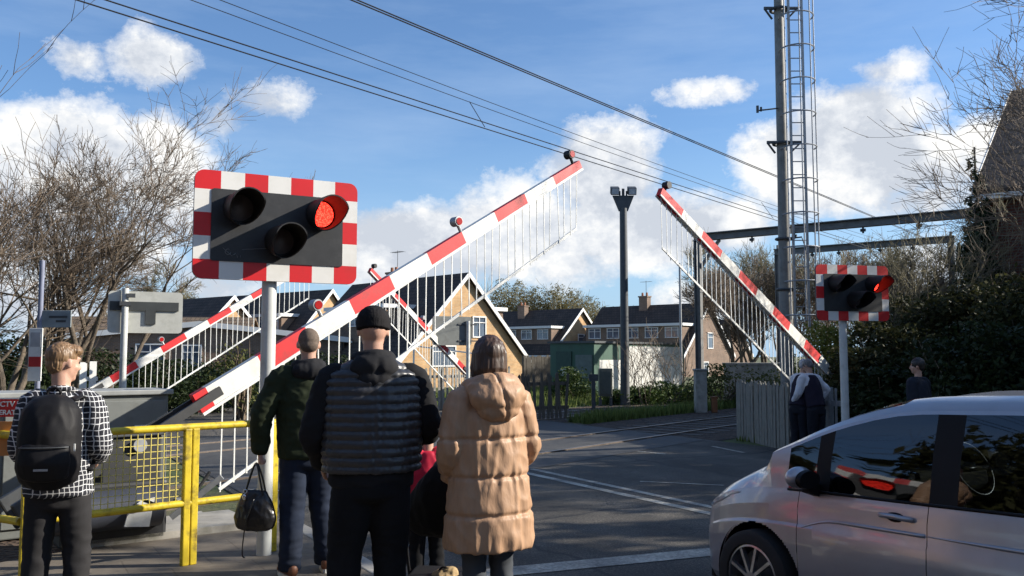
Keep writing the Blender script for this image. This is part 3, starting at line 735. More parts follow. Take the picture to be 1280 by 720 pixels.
house('house with pale gable and chimney above the green hut door', P(726, 391, 82).xy.to_3d(), R(49), 4.3, 15, 2.0, 5.9, B_or, T_dk, dorm=[(-1, .6, 14, 2.1, 4.2, .85)], chim=((-.6, 6.5, 1.1),), wins=((0, 3.2, .9, 1.),), group='chalet houses beyond the crossing')
house('house with brick gable behind the right end of the hut', P(884, 384, 75).xy.to_3d(), R(50), 4.2, 10.5, 1.9, 6.0, B_dk, T_dk, dorm=[(-1, .4, 10, 2.0, 4.2, .86), (1, 1.0, 6, 2.2, 4.3, .86)], chim=((-.2, 6, 1.1),), wins=((.4, 3.0, .9, 1.3), (-.8, .6, 1.5, 1.2)), group='chalet houses beyond the crossing')
house('brown brick house with window behind the back of the grey sign', P(250, 410, 50).xy.to_3d(), R(12), 8.0, 6, 2.55, 3.4, B_dk, T_br, wins=((-2.6, 1.6, 1.5, 1.5), (-.4, 1.6, 1.0, 1.4)), group='chalet houses beyond the crossing')
house('long low house with brown tiled roof behind the big bare tree', P(70, 400, 56).xy.to_3d() + Vector((0, 0, 0)), R(-82), 4.5, 12, 2.4, 4.0, B_dk, T_br, side_wins=((-1, 3, 1.3, 1.8, 1.1),), group='chalet houses beyond the crossing')
house('far house roof showing right of the brick gable', P(915, 402, 92).xy.to_3d(), R(50), 4.0, 8, 1.9, 5.3, B_dk, T_dk, dorm=[(-1, .5, 7, 2.1, 3.9, .85)], chim=((0, 5, .9),), group='chalet houses beyond the crossing')
# brick house on the right
house('dark red brick house with steep roof at the right border', XZ(1237, 22.5) + Vector((.616, .788, 0)) * 6.4, R(-128), 6.4, 10, 5.9, 9.9, B_red, T_dk, wins=((-1.5, 4.6, 1.2, 1.4), (1.5, 4.6, 1.2, 1.4)), name='brick_house', over=.1)
# unseen houses added behind the photographer to cut sky light and darken reflections
house('unseen red brick terrace house added behind the photographer', (-9, -9, 0), R(90), 4.5, 14, 5.4, 8.4, B_red, T_dk, name='brick_house', side_wins=((-1, 3, 1.6, 1.6, 1.4), (-1, 8, 1.6, 1.6, 1.4), (-1, 3, 4.2, 1.6, 1.3), (-1, 8, 4.2, 1.6, 1.3)))
house('unseen brown brick terrace house added behind the photographer on the right', (9, -10, 0), R(90), 4.5, 16, 5.4, 8.4, B_dk, T_br, name='brick_house', side_wins=((-1, 3, 1.6, 1.6, 1.4), (-1, 8, 1.6, 1.6, 1.4), (-1, 3, 4.2, 1.6, 1.3), (-1, 8, 4.2, 1.6, 1.3)))
# shelter belt and houses off to the right: they shade the road
house('terraced brick house on the right of the road out of view', (27, 8, 0), R(90), 4.5, 8, 4.6, 7.4, B_red, T_dk, name='brick_house')

# ================================================================== HUT, POSTS, FENCES
hut_m = mat('hut_green', (.035, .09, .06), .6, var=.1, scale=2, bmp=.1, dirt=((.03, .045, .035), .4))
hut_w = mat('hut_white', (.55, .54, .50), .7, var=.1, scale=1.5, bmp=.15, dirt=((.3, .3, .26), .6))
hc = XZ(743, 38); hut = thing('equipment_hut', 'flat roofed railway hut, dark green end and whitewashed side with green band', 'hut', hc, math.atan2(.788, .616))
# local x along rail direction, local y = TN
mb = MB(); mb.box((4.15, 1.15, 1.1), (8.3, 2.3, 2.32)); mb.build('wall', hut_m, hut)
MB().box((1.65, -.012, .78), (2.5, .02, 1.5)).box((5.5, -.012, 1.08), (5.2, .02, 2.12)).build('white_wall', hut_w, hut)
MB().box((4.15, 1.15, 2.30), (8.5, 2.5, .09)).build('roof', M_dkmetal, hut)
d_ = MB().box((-.03, 1.55, .95), (.05, .8, 1.9)).build('door', mat('hut_door', (.02, .055, .04), .6), hut)
MB().box((-.062, 1.55, 1.0), (.015, .3, .3)).build('notice', M_paint, d_)
MB().box((-.03, .5, 1.25), (.05, .85, 1.0)).build('shutter', mat('shutter_green', (.10, .13, .12), .6), hut)
def pole(name, label, base, top, r0, r1, m, cat='post', n=14, parent=None):
    return tag(MB().tube([base, top], [r0, r1], n).build(name, m, smooth=40), label, cat)
# floodlight column
fp = thing('floodlight_column', 'tall dark column with twin floodlights on a triangular head', 'floodlight', XZ(781.5, 31))
MB().tube([(0, 0, 0), (0, 0, 1.6), (0, 0, 6.9)], [.17, .15, .13], 14).build('column', M_dkmetal, fp, smooth=40)
MB().prism([(-.16, -.05, 6.8), (.16, -.05, 6.8), (.38, -.05, 7.35), (-.38, -.05, 7.35)], (0, .1, 0)).build('bracket', M_dkmetal, fp)
for sx in (-1, 1):
    l = MB().box((sx * .30, -.05, 7.52), (.30, .34, .26), rot3('X', 20)).build('floodlight', M_dkmetal, fp, bevel=.02)
    MB().box((sx * .30, -.22, 7.46), (.24, .02, .2), rot3('X', 20)).build('lens', mat('floodlight_glass', (.5, .52, .55), .1, bmp=0), l)
MB().tube([(0, 0, 7.35), (0, 0, 7.6)], .05, 8).tube([(-.12, 0, 7.35), (-.12, 0, 7.52)], .03, 6).tube([(.12, 0, 7.35), (.12, 0, 7.52)], .03, 6).build('fitting', M_dkmetal, fp)
b0 = XZ(852, 40); pole('slim_pole', 'slim pale grey pole behind the end of the hut', b0, b0 + Vector((0, 0, 5.9)), .06, .05, M_galv)
b0 = XZ(876, 27); tag(MB().box(b0 + Vector((0, 0, .62)), (.34, .34, 1.26)).box(b0 + Vector((0, 0, 1.28)), (.4, .4, .06)).build('concrete_pillar', M_conc, bevel=.02), 'square concrete pillar on the grass verge', 'pillar')
b0 = XZ(893, 27); tag(MB().box(b0 + Vector((0, 0, .22)), (.16, .16, .44)).box(b0 + Vector((0, 0, .46)), (.2, .2, .04)).build('marker_post', mat('rusty', (.25, .10, .04), .8), bevel=.01), 'short rusty marker post beside the track', 'post')
b0 = XZ(757, 30.5); bx_ = thing('relay_cabinet', 'dark metal lineside cabinet on legs left of the floodlight column', 'cabinet', b0)
MB().box((0, 0, .80), (.45, .40, .95)).build('body', mat('olive_steel', (.08, .09, .075), .6), bx_, bevel=.02); MB().box((0, -.22, .80), (.36, .03, .8)).build('door', mat('olive_steel', (.08, .09, .075), .6), bx_, bevel=.01)
MB().box((-.18, 0, .15), (.08, .3, .3)).build('leg', M_dkmetal, bx_); MB().box((.18, 0, .15), (.08, .3, .3)).build('leg', M_dkmetal, bx_)
b0 = XZ(742, 29); tag(MB().box(b0 + Vector((0, 0, .5)), (.12, .12, 1.04)).box(b0 + Vector((0, 0, 1.0)), (.3, .1, .22)).build('lineside_post', M_dkmetal), 'dark lineside post with small box in front of the hut', 'post')
def pale_fence(label, a, b_, hgt, wd, gap, m, pointed=True, group=None, name='picket_fence', lean=.03, rails=True):
    a = Vector(a); b_ = Vector(b_); L = (b_ - a).length; d = (b_ - a).normalized(); up = Vector((0, 0, 1))
    t = thing(name, label, 'fence', a, math.atan2(d.y, d.x), group); rg = random.Random(int(L * 100)); n = int(L / gap)
    pk = MB()
    for k in range(n):
        x = k * gap; h = hgt * rg.uniform(.96, 1.03); o_ = rg.gauss(0, lean) * .5; y0 = rg.gauss(0, .006)
        poly = [(x, y0, -.01), (x + wd, y0, -.01), (x + wd + o_, y0, h - (wd * .6 if pointed else 0)), (x + wd / 2 + o_, y0, h), (x + o_, y0, h - (wd * .6 if pointed else 0))]
        pk.prism(poly, (0, .022, 0))
    pk.build('pales', m, t)
    if rails:
        for z in (hgt * .25, hgt * .78): MB().beam((0, .055, z), (L, .055, z), .05, .09).build('rail', m, t)
        po = MB(); k = 0
        while k <= L: po.box((k + .05, .13, hgt / 2), (.1, .1, hgt * 1.02)); k += 2.2
        po.build('post', m, t)
    return t
pale_fence('weathered grey picket fence beside the track at right', XZ(921, 18.6), XZ(988, 16.0), 1.2, .11, .135, M_woodg)
pale_fence('pale steel railings to the right of the two railway staff', XZ(1030, 15.3), XZ(1056, 15.0), 1.15, .035, .11, M_galv, pointed=False, name='railing')
pale_fence('dark ragged pale fence beyond the tracks right of the woman', XZ(640, 23.5), XZ(712, 24.5), 1.22, .08, .14, M_woodd, lean=.1)
pale_fence('lit pale palisade fence behind the woman and the man', XZ(470, 27), XZ(640, 29.5), 1.35, .07, .15, M_conc, lean=.06)
pale_fence('white picket fence at the far left behind the sign', XZ(-60, 12.5), XZ(34, 12.2), 1.2, .09, .12, M_paint)
pale_fence('white fence panel behind the blond boy', XZ(98, 19), XZ(120, 19.2), 1.55, .14, .16, M_paint, pointed=False)
pale_fence('long dark boundary fence in front of the houses', XZ(655, 44), XZ(735, 46), 1.7, .14, .15, M_woodd, pointed=False)
tag(MB().box(XZ(940, 34) + Vector((0, 0, 1.4)), (2.2, .15, .1)).box(XZ(940, 34) + Vector((0, 0, .7)), (2.1, .12, 1.3)).build('wall', M_conc, bevel=.02), 'low grey wall behind the right picket fence', 'wall')
# carport-like pale lean-to below the big gable
lt = thing('lean_to', 'pale corrugated lean-to roof below the big orange gable', 'lean-to', XZ(560, 41))
MB().prism([(-1.7, 0, 2.15), (1.9, 0, 1.7), (1.9, 0, 1.76), (-1.7, 0, 2.21)], (0, 2.2, 0)).build('roof', M_paint, lt)
MB().box((-1.6, .1, 1.0), (.08, .08, 2.2)).box((1.8, .1, .85), (.08, .08, 1.72)).build('post', M_paint, lt)

# ================================================================== MAST, GANTRIES, WIRES
mt_ = thing('signal_mast', 'tall grey railway mast with a caged ladder up its side', 'mast', XZ(986, 20))
MB().tube([(0, 0, -.05), (0, 0, 2.6), (0, 0, 5.9), (0, 0, 11)], [.155, .15, .12, .105], 16).build('mast', mat('mast_grey', (.20, .195, .18), .6, .1, var=.2, scale=5, dirt=((.1, .09, .07), .5)), mt_, smooth=40)
ld = MB()
for x in (.17, .47): ld.beam((x - (.02 if x < .3 else 0), -.16, 2.35), (x, -.16, 11), .05, .05)
z = 2.5
while z < 11: ld.tube([(.16, -.16, z), (.47, -.16, z)], .013, 6); z += .3
ld.build('ladder', M_galv, mt_)
hp = MB(); z = 2.6
while z < 11:
    pts = [Vector((.32 + .38 * math.cos(R(a)), -.20 - .42 * math.sin(R(a)), z)) for a in range(-18, 199, 12)]
    hp.tube(pts, .018, 5); z += .76
for a in (10, 60, 100, 150): hp.tube([(.32 + .38 * math.cos(R(a)), -.20 - .42 * math.sin(R(a)), 2.5), (.32 + .38 * math.cos(R(a)), -.20 - .42 * math.sin(R(a)), 11)], .015, 5)
hp.build('safety_cage', M_galv, mt_)
for z_ in (6.55, 9.7):
    b_ = MB(); b_.ring((0, 0, z_), (0, 0, 1), .19, .035, 20); b_.beam((-.36, -.05, z_ + .02), (.42, -.05, z_ + .02), .05, .06); b_.beam((-.34, -.05, z_), (-.16, 0, z_ - .22), .035, .035); b_.beam((.40, -.05, z_), (.18, 0, z_ - .22), .035, .035)
    b_.build('bracket', M_dkmetal, mt_)
MB().tube([(-.1, -.1, 7.35), (-.56, -.2, 7.27)], .018, 6).box((-.6, -.2, 7.3), (.05, .05, .16)).box((-.52, -.2, 7.3), (.04, .04, .1)).build('arm', M_dkmetal, mt_)
for z_ in (4.35, 3.2): MB().ring((0, 0, z_), (0, 0, 1), .18, .03, 16).beam((.1, -.1, z_), (.34, -.2, z_ + .02), .03, .03).tube([(.34, -.2, z_), (.40, -.2, z_ - .2), (.30, -.2, z_ - .45)], .012, 5).build('clamp', M_dkmetal, mt_)
M_gan = mat('gantry_steel', (.15, .15, .145), .6, .2, var=.2, scale=4, dirt=((.1, .07, .05), .5))
def gantry(label, p0, z0, L, drop=.12, brace=True):
    t = thing('gantry', label, 'gantry', p0, math.atan2(-.616, .788), 'steel portal gantries over the tracks')
    b_ = MB()
    b_.box((L / 2, 0, z0 + .12), (L + .3, .26, .035)); b_.box((L / 2, 0, z0 - .12), (L + .3, .26, .035)); b_.box((L / 2, 0, z0), (L + .3, .02, .24)); b_.build('beam', M_gan, t)
    for x, n_ in ((0, 1), (L, 1)):
        c = MB(); c.box((x, 0, (z0 - .14) / 2), (.2, .035, z0 - .14)); c.box((x - .1, 0, (z0 - .14) / 2), (.03, .2, z0 - .14)); c.box((x + .1, 0, (z0 - .14) / 2), (.03, .2, z0 - .14)); c.build('column', M_gan, t)
    if brace: MB().beam((.06, 0, z0 - 1.15), (.85, 0, z0 - .15), .1, .1).build('brace', M_gan, t)
    k = MB()
    for x in (L * .22, L * .38, L * .62, L * .8): k.tube([(x, 0, z0 - .12), (x, 0, z0 - .34)], .035, 6).tube([(x - .08, 0, z0 - .24), (x + .08, 0, z0 - .24)], .05, 8)
    k.build('insulator', M_dkmetal, t)
    for x in (0, L): MB().box((x, 0, z0 + .22), (.08, .08, .18)).build('cap', M_gan, t)
gp = P(872, 297, 32); gantry('nearer gantry whose long beam ends above the ivy bank', gp.xy.to_3d(), gp.z, 9.4)
gp = P(972, 315, 40); gantry('farther gantry with the lower beam behind the mast', gp.xy.to_3d(), gp.z, 7.2, brace=False)
M_wire = mat('wire', (.03, .03, .032), .5, .5, bmp=0)
def wire(label, D, z, r, s0=-2, s1=95, sag=.0, twin=0, grp='overhead railway wires'):
    mb = MB()
    for tz in ((0, twin) if twin else (0,)):
        pts = []
        n_ = 40
        for k in range(n_ + 1):
            q = k / n_; s_ = s0 + (s1 - s0) * q
            sg = -sag * (1 - (2 * ((s_ - 5) / 45 % 1) - 1) ** 2)
            pts.append(rail(D, s_, z + sg + tz))
        mb.tube(pts, r, 5)
    tag(mb.build('overhead_wire', M_wire), label, 'wire', grp)
wire('lowest of the overhead wires, nearest pair', 11.0, 6.17, .011, -30)
wire('second lowest overhead wire running just above the lowest one', 11.0, 6.29, .011, -30)
wire('thin overhead wire above the lowest pair', 11.5, 6.95, .007, -40, sag=.22)
wire('thin overhead wire just above its thin neighbour', 11.5, 7.12, .007, -40, sag=.25)
wire('topmost thick twin overhead wire crossing the middle of the sky', 9.0, 6.56, .011, -30, twin=.035)
dr = thing('wire_droppers', 'short droppers hanging between the overhead wires', 'dropper', rail(11, 0))
for s_ in (13.2, 28, 30, 47):
    MB().tube([rail(11, s_, 6.2) - rail(11, 0), rail(11.4, s_, 6.78) - rail(11, 0)], .008, 5).build('dropper', M_wire, dr)
# ================================================================== ROAD TRAFFIC SIGNALS
def rrect(w_, h_, r, n=5, cx=0, cz=0):
    pts = []
    for (sx, sz, a0) in ((1, -1, -90), (1, 1, 0), (-1, 1, 90), (-1, -1, 180)):
        for k in range(n + 1):
            a = R(a0 + 90 * k / n); pts.append((cx + sx * (w_ / 2 - r) + r * math.cos(a), cz + sz * (h_ / 2 - r) + r * math.sin(a)))
    return pts
def signal(label, loc, rz, zc, off=.075, W=1.34, H=.87, lit=True, lit_side=1, ztop=None, post_r=.06, back=False):
    """board faces local -Y; post at local origin"""
    t = thing('wigwag_signal', label, 'traffic signal', loc, rz)
    MB().tube([(0, .09, 0), (0, .09, zc + H * .35)], post_r, 18).build('post', M_postw, t, smooth=40)
    bb = MB(); bb.prism([(x, 0, z) for x, z in rrect(W, H, .075, 5, off, zc)], (0, .03, 0)); bb.build('backboard', M_dkmetal if not back else M_cab, t)
    # chequered border: blocks following the rounded outline
    bd = MB(); nx, nz_ = 7, 5; bw, bh = .135, .155
    xs = [off - W / 2 + W * k / nx for k in range(nx + 1)]; xs[1] = off - W / 2 + .20; xs[-2] = off + W / 2 - .20
    for k in range(2, nx - 1): xs[k] = xs[1] + (xs[-2] - xs[1]) * (k - 1) / (nx - 2)
    zs = [zc - H / 2, zc - H / 2 + bh, 0, 0, zc + H / 2 - bh, zc + H / 2]
    for k in (2, 3): zs[k] = zs[1] + (zs[4] - zs[1]) * (k - 1) / 3
    y = -.003
    def blk(poly, c):
        bd.k = c; bd.prism([(x, y, z) for x, z in poly], (0, -.006, 0))
    for k in range(1, nx - 1):
        for (z0, z1) in ((zs[0], zs[1]), (zs[4], zs[5])): blk([(xs[k], z0), (xs[k + 1], z0), (xs[k + 1], z1), (xs[k], z1)], k % 2)
    for j in range(1, nz_ - 1):
        for (x0, x1) in ((off - W / 2, off - W / 2 + bw), (off + W / 2 - bw, off + W / 2)): blk([(x0, zs[j]), (x1, zs[j]), (x1, zs[j + 1]), (x0, zs[j + 1])], j % 2)
    r = .075
    for sx in (-1, 1):
        for sz in (-1, 1):
            ox = off + sx * W / 2; oz = zc + sz * H / 2; ix = ox - sx * .20; iz = oz - sz * bh
            pts = [(ix, oz)] + [(ox - sx * r + sx * r * math.sin(R(a)), oz - sz * r + sz * r * math.cos(R(a))) for a in range(0, 91, 15)] + [(ox, iz), (ix, iz)]
            blk(pts, 0)
    bd.build('border', [M_bred, M_bwhite], t)
    pn = MB(); pn.prism([(x, -.011, z) for x, z in rrect(W - 2 * bw + .01, H - 2 * bh + .02, .02, 3, off, zc)], (0, -.006, 0)); pn.build('black_panel', M_black, t)
    for (x, z, on) in ((off - .325, zc + .145, lit and lit_side < 0), (off + .345, zc + .145, lit and lit_side > 0), (off + .01, zc - .105, False)):
        hd = MB(); n = 28; Rr = .128; depth = .37
        ring0, ring1, ring2, ring3 = [], [], [], []
        for k in range(n + 1):
            a = 2 * math.pi * k / n          # 0 = top
            up_ = (1 + math.cos(a)) / 2
            L = .10 + (depth - .10) * min(1, up_ * 1.6)
            X, Z = math.sin(a), math.cos(a)
            ring0.append(hd.av((x + X * Rr, -.017, z + Z * Rr))); ring1.append(hd.av((x + X * (Rr + .004), -.017 - L, z + Z * (Rr + .004) - .02)))
            ring2.append(hd.av((x + X * (Rr - .006), -.017 - L, z + Z * (Rr - .006) - .02))); ring3.append(hd.av((x + X * (Rr - .01), -.02, z + Z * (Rr - .01))))
        for a_, b_ in ((ring0, ring1), (ring1, ring2), (ring2, ring3)):
            for k in range(n): hd.af((a_[k], a_[k + 1], b_[k + 1], b_[k]))
        h_ = hd.build('hood', M_hood, t, smooth=50, fix=False)
        ln = MB(); rows = []
        for i in range(5):
            rr = .108 * (1 - i / 5); yy = -.03 - .025 * (1 - (1 - i / 5) ** 2)
            rows.append([ln.av((x + rr * math.cos(2 * math.pi * k / 24), yy, z + rr * math.sin(2 * math.pi * k / 24))) for k in range(24)])
        for a_, b_ in zip(rows, rows[1:]):
            for k in range(24): ln.af((a_[k], a_[(k + 1) % 24], b_[(k + 1) % 24], b_[k]))
        ln.af(rows[-1]); ln.build('lens', M_lit if on else M_lens, h_, smooth=True)
        MB().tube([(x, -.012, z), (x, -.03, z)], .125, 24).build('lamp_bezel', M_hood, h_)
    if True:
        cl = MB()
        for z in (zc - .3, zc + .2): cl.beam((-.32, .035, z), (.32, .035, z), .04, .04, up=Vector((0, 1, 0)))
        cl.build('clamp', M_dkmetal, t)
    return t
s1 = XZ(333, 7.23, .1)
sg = signal('large lit signal with red and white bordered board on pale post by guard rail', s1, R(29), 2.745 - .1, off=.045)
# scratched mark on the board
gr = MB()
gr.ring((-.36, -.0185, 2.43), (0, 1, 0), .022, .0022, 14, 4, (0, 300))
gr.tube([(-.40, -.0185, 2.46), (-.33, -.0185, 2.40), (-.30, -.0185, 2.42)], .002, 4).tube([(-.29, -.0185, 2.41), (-.285, -.0185, 2.385)], .002, 4).tube([(-.26, -.0185, 2.41), (-.262, -.0185, 2.39)], .002, 4)
gr.tube([(-.25, -.0185, 2.455), (-.05, -.0185, 2.475)], .0015, 4)
gr.build('scratches', mat('scratch', (.2, .2, .2), .7), sg)
s2 = XZ(1063, 13.8); signal('smaller lit signal with red and white border in front of the ivy bank', s2, R(15), 1.7 + (445 - 366) / F * 13.8, off=.13, W=1.30)
s3 = XZ(583, 27); signal('back of a far traffic signal, grey plate on a dark post below the orange gable', s3, math.atan2(.5, .866) + math.pi, 1.7 + (445 - 414) / F * 27, off=.5, W=1.3, back=True, lit=False)

s4 = Vector((-5.9, 5.9, .1)); signal('lit signal at the left out of view, facing the side of the car', s4, R(82), 2.3, off=.0)
# ================================================================== BARRIERS
def barrier(label, piv, tip_xy, L, elev, zp, lamps=(.33, .62, .985), n_band=None, r0=.10, r1=.055, first=1.0, house_it=True, band_off=.0, skirt=.86, sk0=1.0, dark_upto=0.0):
    piv = Vector(piv); d = Vector((tip_xy[0] - piv.x, tip_xy[1] - piv.y, 0)).normalized()
    t = thing('crossing_barrier', label, 'barrier', (piv.x, piv.y, 0), math.atan2(d.y, d.x), 'red and white lifting barriers of the crossing')
    c, s_ = math.cos(elev), math.sin(elev); ax = Vector((c, 0, s_)); up = Vector((-s_, 0, c)); O = Vector((0, 0, zp))
    def at(l): return O + ax * l
    bm_ = MB(); l = L; k = 0
    # bands measured back from the tip
    while l > dark_upto + .02:
        l2 = max(dark_upto, l - .6)
        hs = [(r0 + (r1 - r0) * q / L) for q in (l2, l)]
        bm_.k = k % 2
        rings = []
        for q, h in ((l2, hs[0]), (l, hs[1])):
            p = at(q); rings.append([bm_.av(p + Vector((0, y, 0)) + up * z) for y, z in ((-.045, -h), (.045, -h), (.045, h), (-.045, h))])
        a_, b_ = rings
        for j in range(4): bm_.af((a_[j], a_[(j + 1) % 4], b_[(j + 1) % 4], b_[j]))
        if k == 0: bm_.af(b_)
        if l2 <= dark_upto + 1e-6: bm_.af(a_[::-1])
        l = l2; k += 1
    boom = bm_.build('boom', [M_red, M_white], t)
    tr = MB(); 
    for y in (-.047, .047): tr.beam(at(dark_upto) + Vector((0, y, 0)) - up * (r0 + .012), at(L) + Vector((0, y, 0)) - up * (r1 + .008), .02, .03)
    tr.build('hanger_rail', M_paint, t)
    # skirt: pickets hang straight down from the boom to a lower rail
    sk = MB()
    lo0 = at(sk0) - Vector((0, 0, skirt + .1)); lo1 = at(L - .06) - Vector((0, 0, skirt))
    sk.beam(lo0, lo1, .02, .034); rail_ = sk.build('skirt_rail', M_paint, t)
    n = int((L - .06 - sk0) / .148)
    base = None
    for k in range(n + 1):
        l = sk0 + (L - .06 - sk0) * k / n
        p = at(l); h = skirt + .1 * (1 - k / n)
        if base is None:
            base = MB().box((0, 0, -.5), (.013, .007, 1.0)).build('picket', M_paint, rail_)
            pk = base
        else:
            pk = base.copy(); col.objects.link(pk); pk.parent = rail_
        pk.location = p - up * .03; pk.scale = (1, 1, h); pk.rotation_euler = (random.gauss(0, .012), random.gauss(0, .010), 0)
    for q in lamps:
        p = at(q * L) + up * (r0 + (r1 - r0) * q)
        lm = MB(); lm.tube([p, p + up * .09], .02, 8); lb = p + up * .13
        lm.tube([lb + Vector((0, -.055, 0)), lb + Vector((0, .055, 0))], [.06, .06], 16); lp = lm.build('lamp', M_hood if q > .9 else M_galv, t, smooth=40)
        MB().tube([lb + Vector((0, -.058, 0)), lb + Vector((0, -.062, 0))], .045, 16).build('lamp_lens', mat('lamp_red', (.35, .01, .01), .25, bmp=.2, bscale=90), lp)
    # pivot bracket, counterweight arms and machine housing
    ar = MB()
    for y in (-.16, .16): ar.beam(at(dark_upto + .25) + Vector((0, y * .45, 0)), at(-.9) + Vector((0, y, 0)), .03, .085)
    ar.build('boom_arm', M_black, t)
    cw = MB()
    for y in (-.20, .20): cw.box(at(-.95) + Vector((0, y, 0)), (.26, .06, .30), rot3('Y', -math.degrees(elev)))
    cw.build('counterweight', M_dkmetal, t, bevel=.015)
    if house_it:
        hb = MB().box((-.05, 0, .5), (.52, .30, 1.0)); h_ = hb.build('machine_housing', M_black, t, bevel=.02)
        MB().box((-.05, 0, 1.02), (.58, .36, .05)).build('lid', M_dkmetal, h_, bevel=.01)
        MB().tube([(0, -.2, zp), (0, .2, zp)], .06, 14).build('pivot_shaft', M_galv, t)
    return t
PA = XZ(165, 8.0, .87); barrier('nearest barrier with the biggest boom, rising from behind the yellow guard rail', PA, (PA.x + .731, PA.y + .682), 6.80, R(30.0), .92, lamps=(.33, .65, .985), r0=.102, r1=.058, dark_upto=.66, sk0=.95)
PB = (6.78, 17.8); TB = (2.30, 13.75); barrier('barrier on the right whose boom leans up to the left above the railway staff', PB, TB, 6.9, R(29.3), .9, lamps=(.985,), r0=.11, r1=.065, dark_upto=.3, sk0=.7)
PC = (-8.10 - .731 * .7, 18.7 - .682 * .7); barrier('far left barrier rising behind the grey cabinet and the white signal post', PC, (PC[0] + .731, PC[1] + .682), 5.85, R(31), .98, lamps=(.30, .985), r0=.078, r1=.055, dark_upto=.0, sk0=.5)
PD = XZ(592, 28.2); TDp = XZ(452, 23.7); barrier('far barrier seen end on between the two men, leaning up to the left', PD, TDp, 5.9, R(31.5), .95, lamps=(.55, .985), r0=.09, r1=.06, dark_upto=.5, sk0=.7)

# ================================================================== CABINET, GUARD RAIL, SIGNS
u = Vector((.80, .60, 0)); ang = math.atan2(u.y, u.x)
cb = thing('location_cabinet', 'big plain grey trackside cabinet behind the blond boy', 'cabinet', XZ(206, 9.15) - u * .75, ang)
MB().box((0, .3, .66), (1.5, .6, 1.30)).build('body', M_cab, cb, bevel=.015); MB().box((0, .3, 1.335), (1.58, .68, .05)).build('lid', mat('cabinet_lid', (.30, .31, .30), .5), cb, bevel=.01)
for k in (-1, 1): MB().box((k * .365, -.012, .68), (.70, .025, 1.15)).box((k * .06, -.03, .7), (.025, .03, .18)).build('door', M_cab, cb, bevel=.006)
MB().box((.5, -.03, .95), (.16, .006, .12)).build('notice', M_paint, cb)
mc_ = thing('barrier_motor_unit', 'low dark barrier machine with white plate behind the bottom guard rail', 'machine', XZ(140, 7.75, .1), ang)
MB().box((0, .1, .26), (.85, .4, .52)).build('casing', M_black, mc_, bevel=.03)
MB().tube([(-.5, -.12, .3), (.35, -.12, .3)], .17, 18).build('drum', mat('drum_blue_grey', (.045, .05, .065), .45), mc_, smooth=40)
MB().prism([(.02, -.31, .18), (.22, -.31, .16), (.26, -.31, .40), (.14, -.31, .38), (.05, -.31, .30)], (0, .02, 0)).build('white_plate', M_paint, mc_)
MB().tube([(.12, -.312, .33), (.12, -.335, .33)], .028, 12).build('bolt', M_hood, mc_)
MB().beam((.46, -.1, .18), (.85, -.25, .52), .05, .05).build('strut', M_galv, mc_)
MB().box((.5, .3, .03), (1.5, .8, .06)).build('plinth', M_conc, mc_)
cbw = MB(); cbw.tube([XZ(180, 7.2, .55), XZ(205, 7.3, .47), XZ(235, 7.4, .49), XZ(262, 7.6, .72)], .014, 7)
tag(cbw.build('power_cable', M_rubber), 'black cable sagging below the yellow guard rail', 'cable')

def guard_rail(name, label, a, b_, bars_x, slats=False):
    a = Vector(a); b_ = Vector(b_); L = (b_ - a).length; d = (b_ - a).normalized()
    t = thing(name, label, 'guard rail', a, math.atan2(d.y, d.x), 'yellow guard rails')
    MB().tube([(0, 0, 1.05), (L * .5, 0, 1.05), (L, 0, 1.05)], .028, 12).build('top_rail', M_yellow, t, smooth=40)
    MB().tube([(0, 0, .47), (L, 0, .47)], .028, 12).build('bottom_rail', M_yellow, t, smooth=40)
    for x in bars_x: MB().box((x, 0, .52), (.055, .055, 1.04)).build('post', M_yellow, t, bevel=.008)
    ms = MB(); 
    x0, x1 = bars_x[0] + .04, bars_x[-2] - .04 if not slats else bars_x[-1] - .04
    x = x0
    while x < x1:
        ms.beam((x, 0, .49), (x, 0, 1.03), .005 if not slats else .014, .005 if not slats else .014, up=Vector((0, 1, 0))); x += .05 if not slats else .06
    if not slats:
        z = .53
        while z < 1.01: ms.beam((x0, .004, z), (x1, .004, z), .005, .005); z += .05
    ms.build('mesh_infill' if not slats else 'bar_infill', mat('yellow_wire', (.60, .50, .12), .5), t)
    return t
ga, gb = G(24, 737, .1), XZ(343, 7.45, .1)
ga = XZ(24, 6.15, .1)
L_ = (Vector(gb) - Vector(ga)).length
guard_rail('guard_rail', 'yellow pedestrian guard rail with wire mesh in front of the near barrier', ga, gb, [.02, L_ * .60, L_ * .632, L_ - .02])
guard_rail('guard_rail', 'short yellow guard rail with upright bars at the left border behind the boy', XZ(-190, 7.3, .1), XZ(22, 6.17, .1), [.02, 1.0], slats=True)
# CCTV sign on the left guard rail
def text(body, size, loc, rz, m, name, parent, depth=.002, rx=90, align='CENTER', bold=0.0):
    cu = bpy.data.curves.new('t', 'FONT'); cu.body = body; cu.size = size; cu.extrude = depth; cu.align_x = align; cu.offset = bold
    o = bpy.data.objects.new('t', cu); col.objects.link(o)
    dg = bpy.context.evaluated_depsgraph_get(); me = bpy.data.meshes.new_from_object(o.evaluated_get(dg)); bpy.data.objects.remove(o)
    me.materials.clear(); me.materials.append(m); me.name = name
    q = bpy.data.objects.new(name, me); col.objects.link(q); q.parent = parent; q.location = loc; q.rotation_euler = (R(rx), 0, rz); return q
cp = XZ(20, 6.32, 1.12); cs = thing('cctv_sign', 'red sign with white CCTV lettering fixed to the left guard rail', 'sign', XZ(12, 6.30, 1.27), R(4))
MB().box((0, 0, .065), (.30, .012, .125)).build('panel', mat('sign_red', (.55, .02, .02), .5, dirt=((.3, .03, .03), .4)), cs)
MB().box((0, -.001, .131), (.30, .014, .008)).build('edge', M_paint, cs)
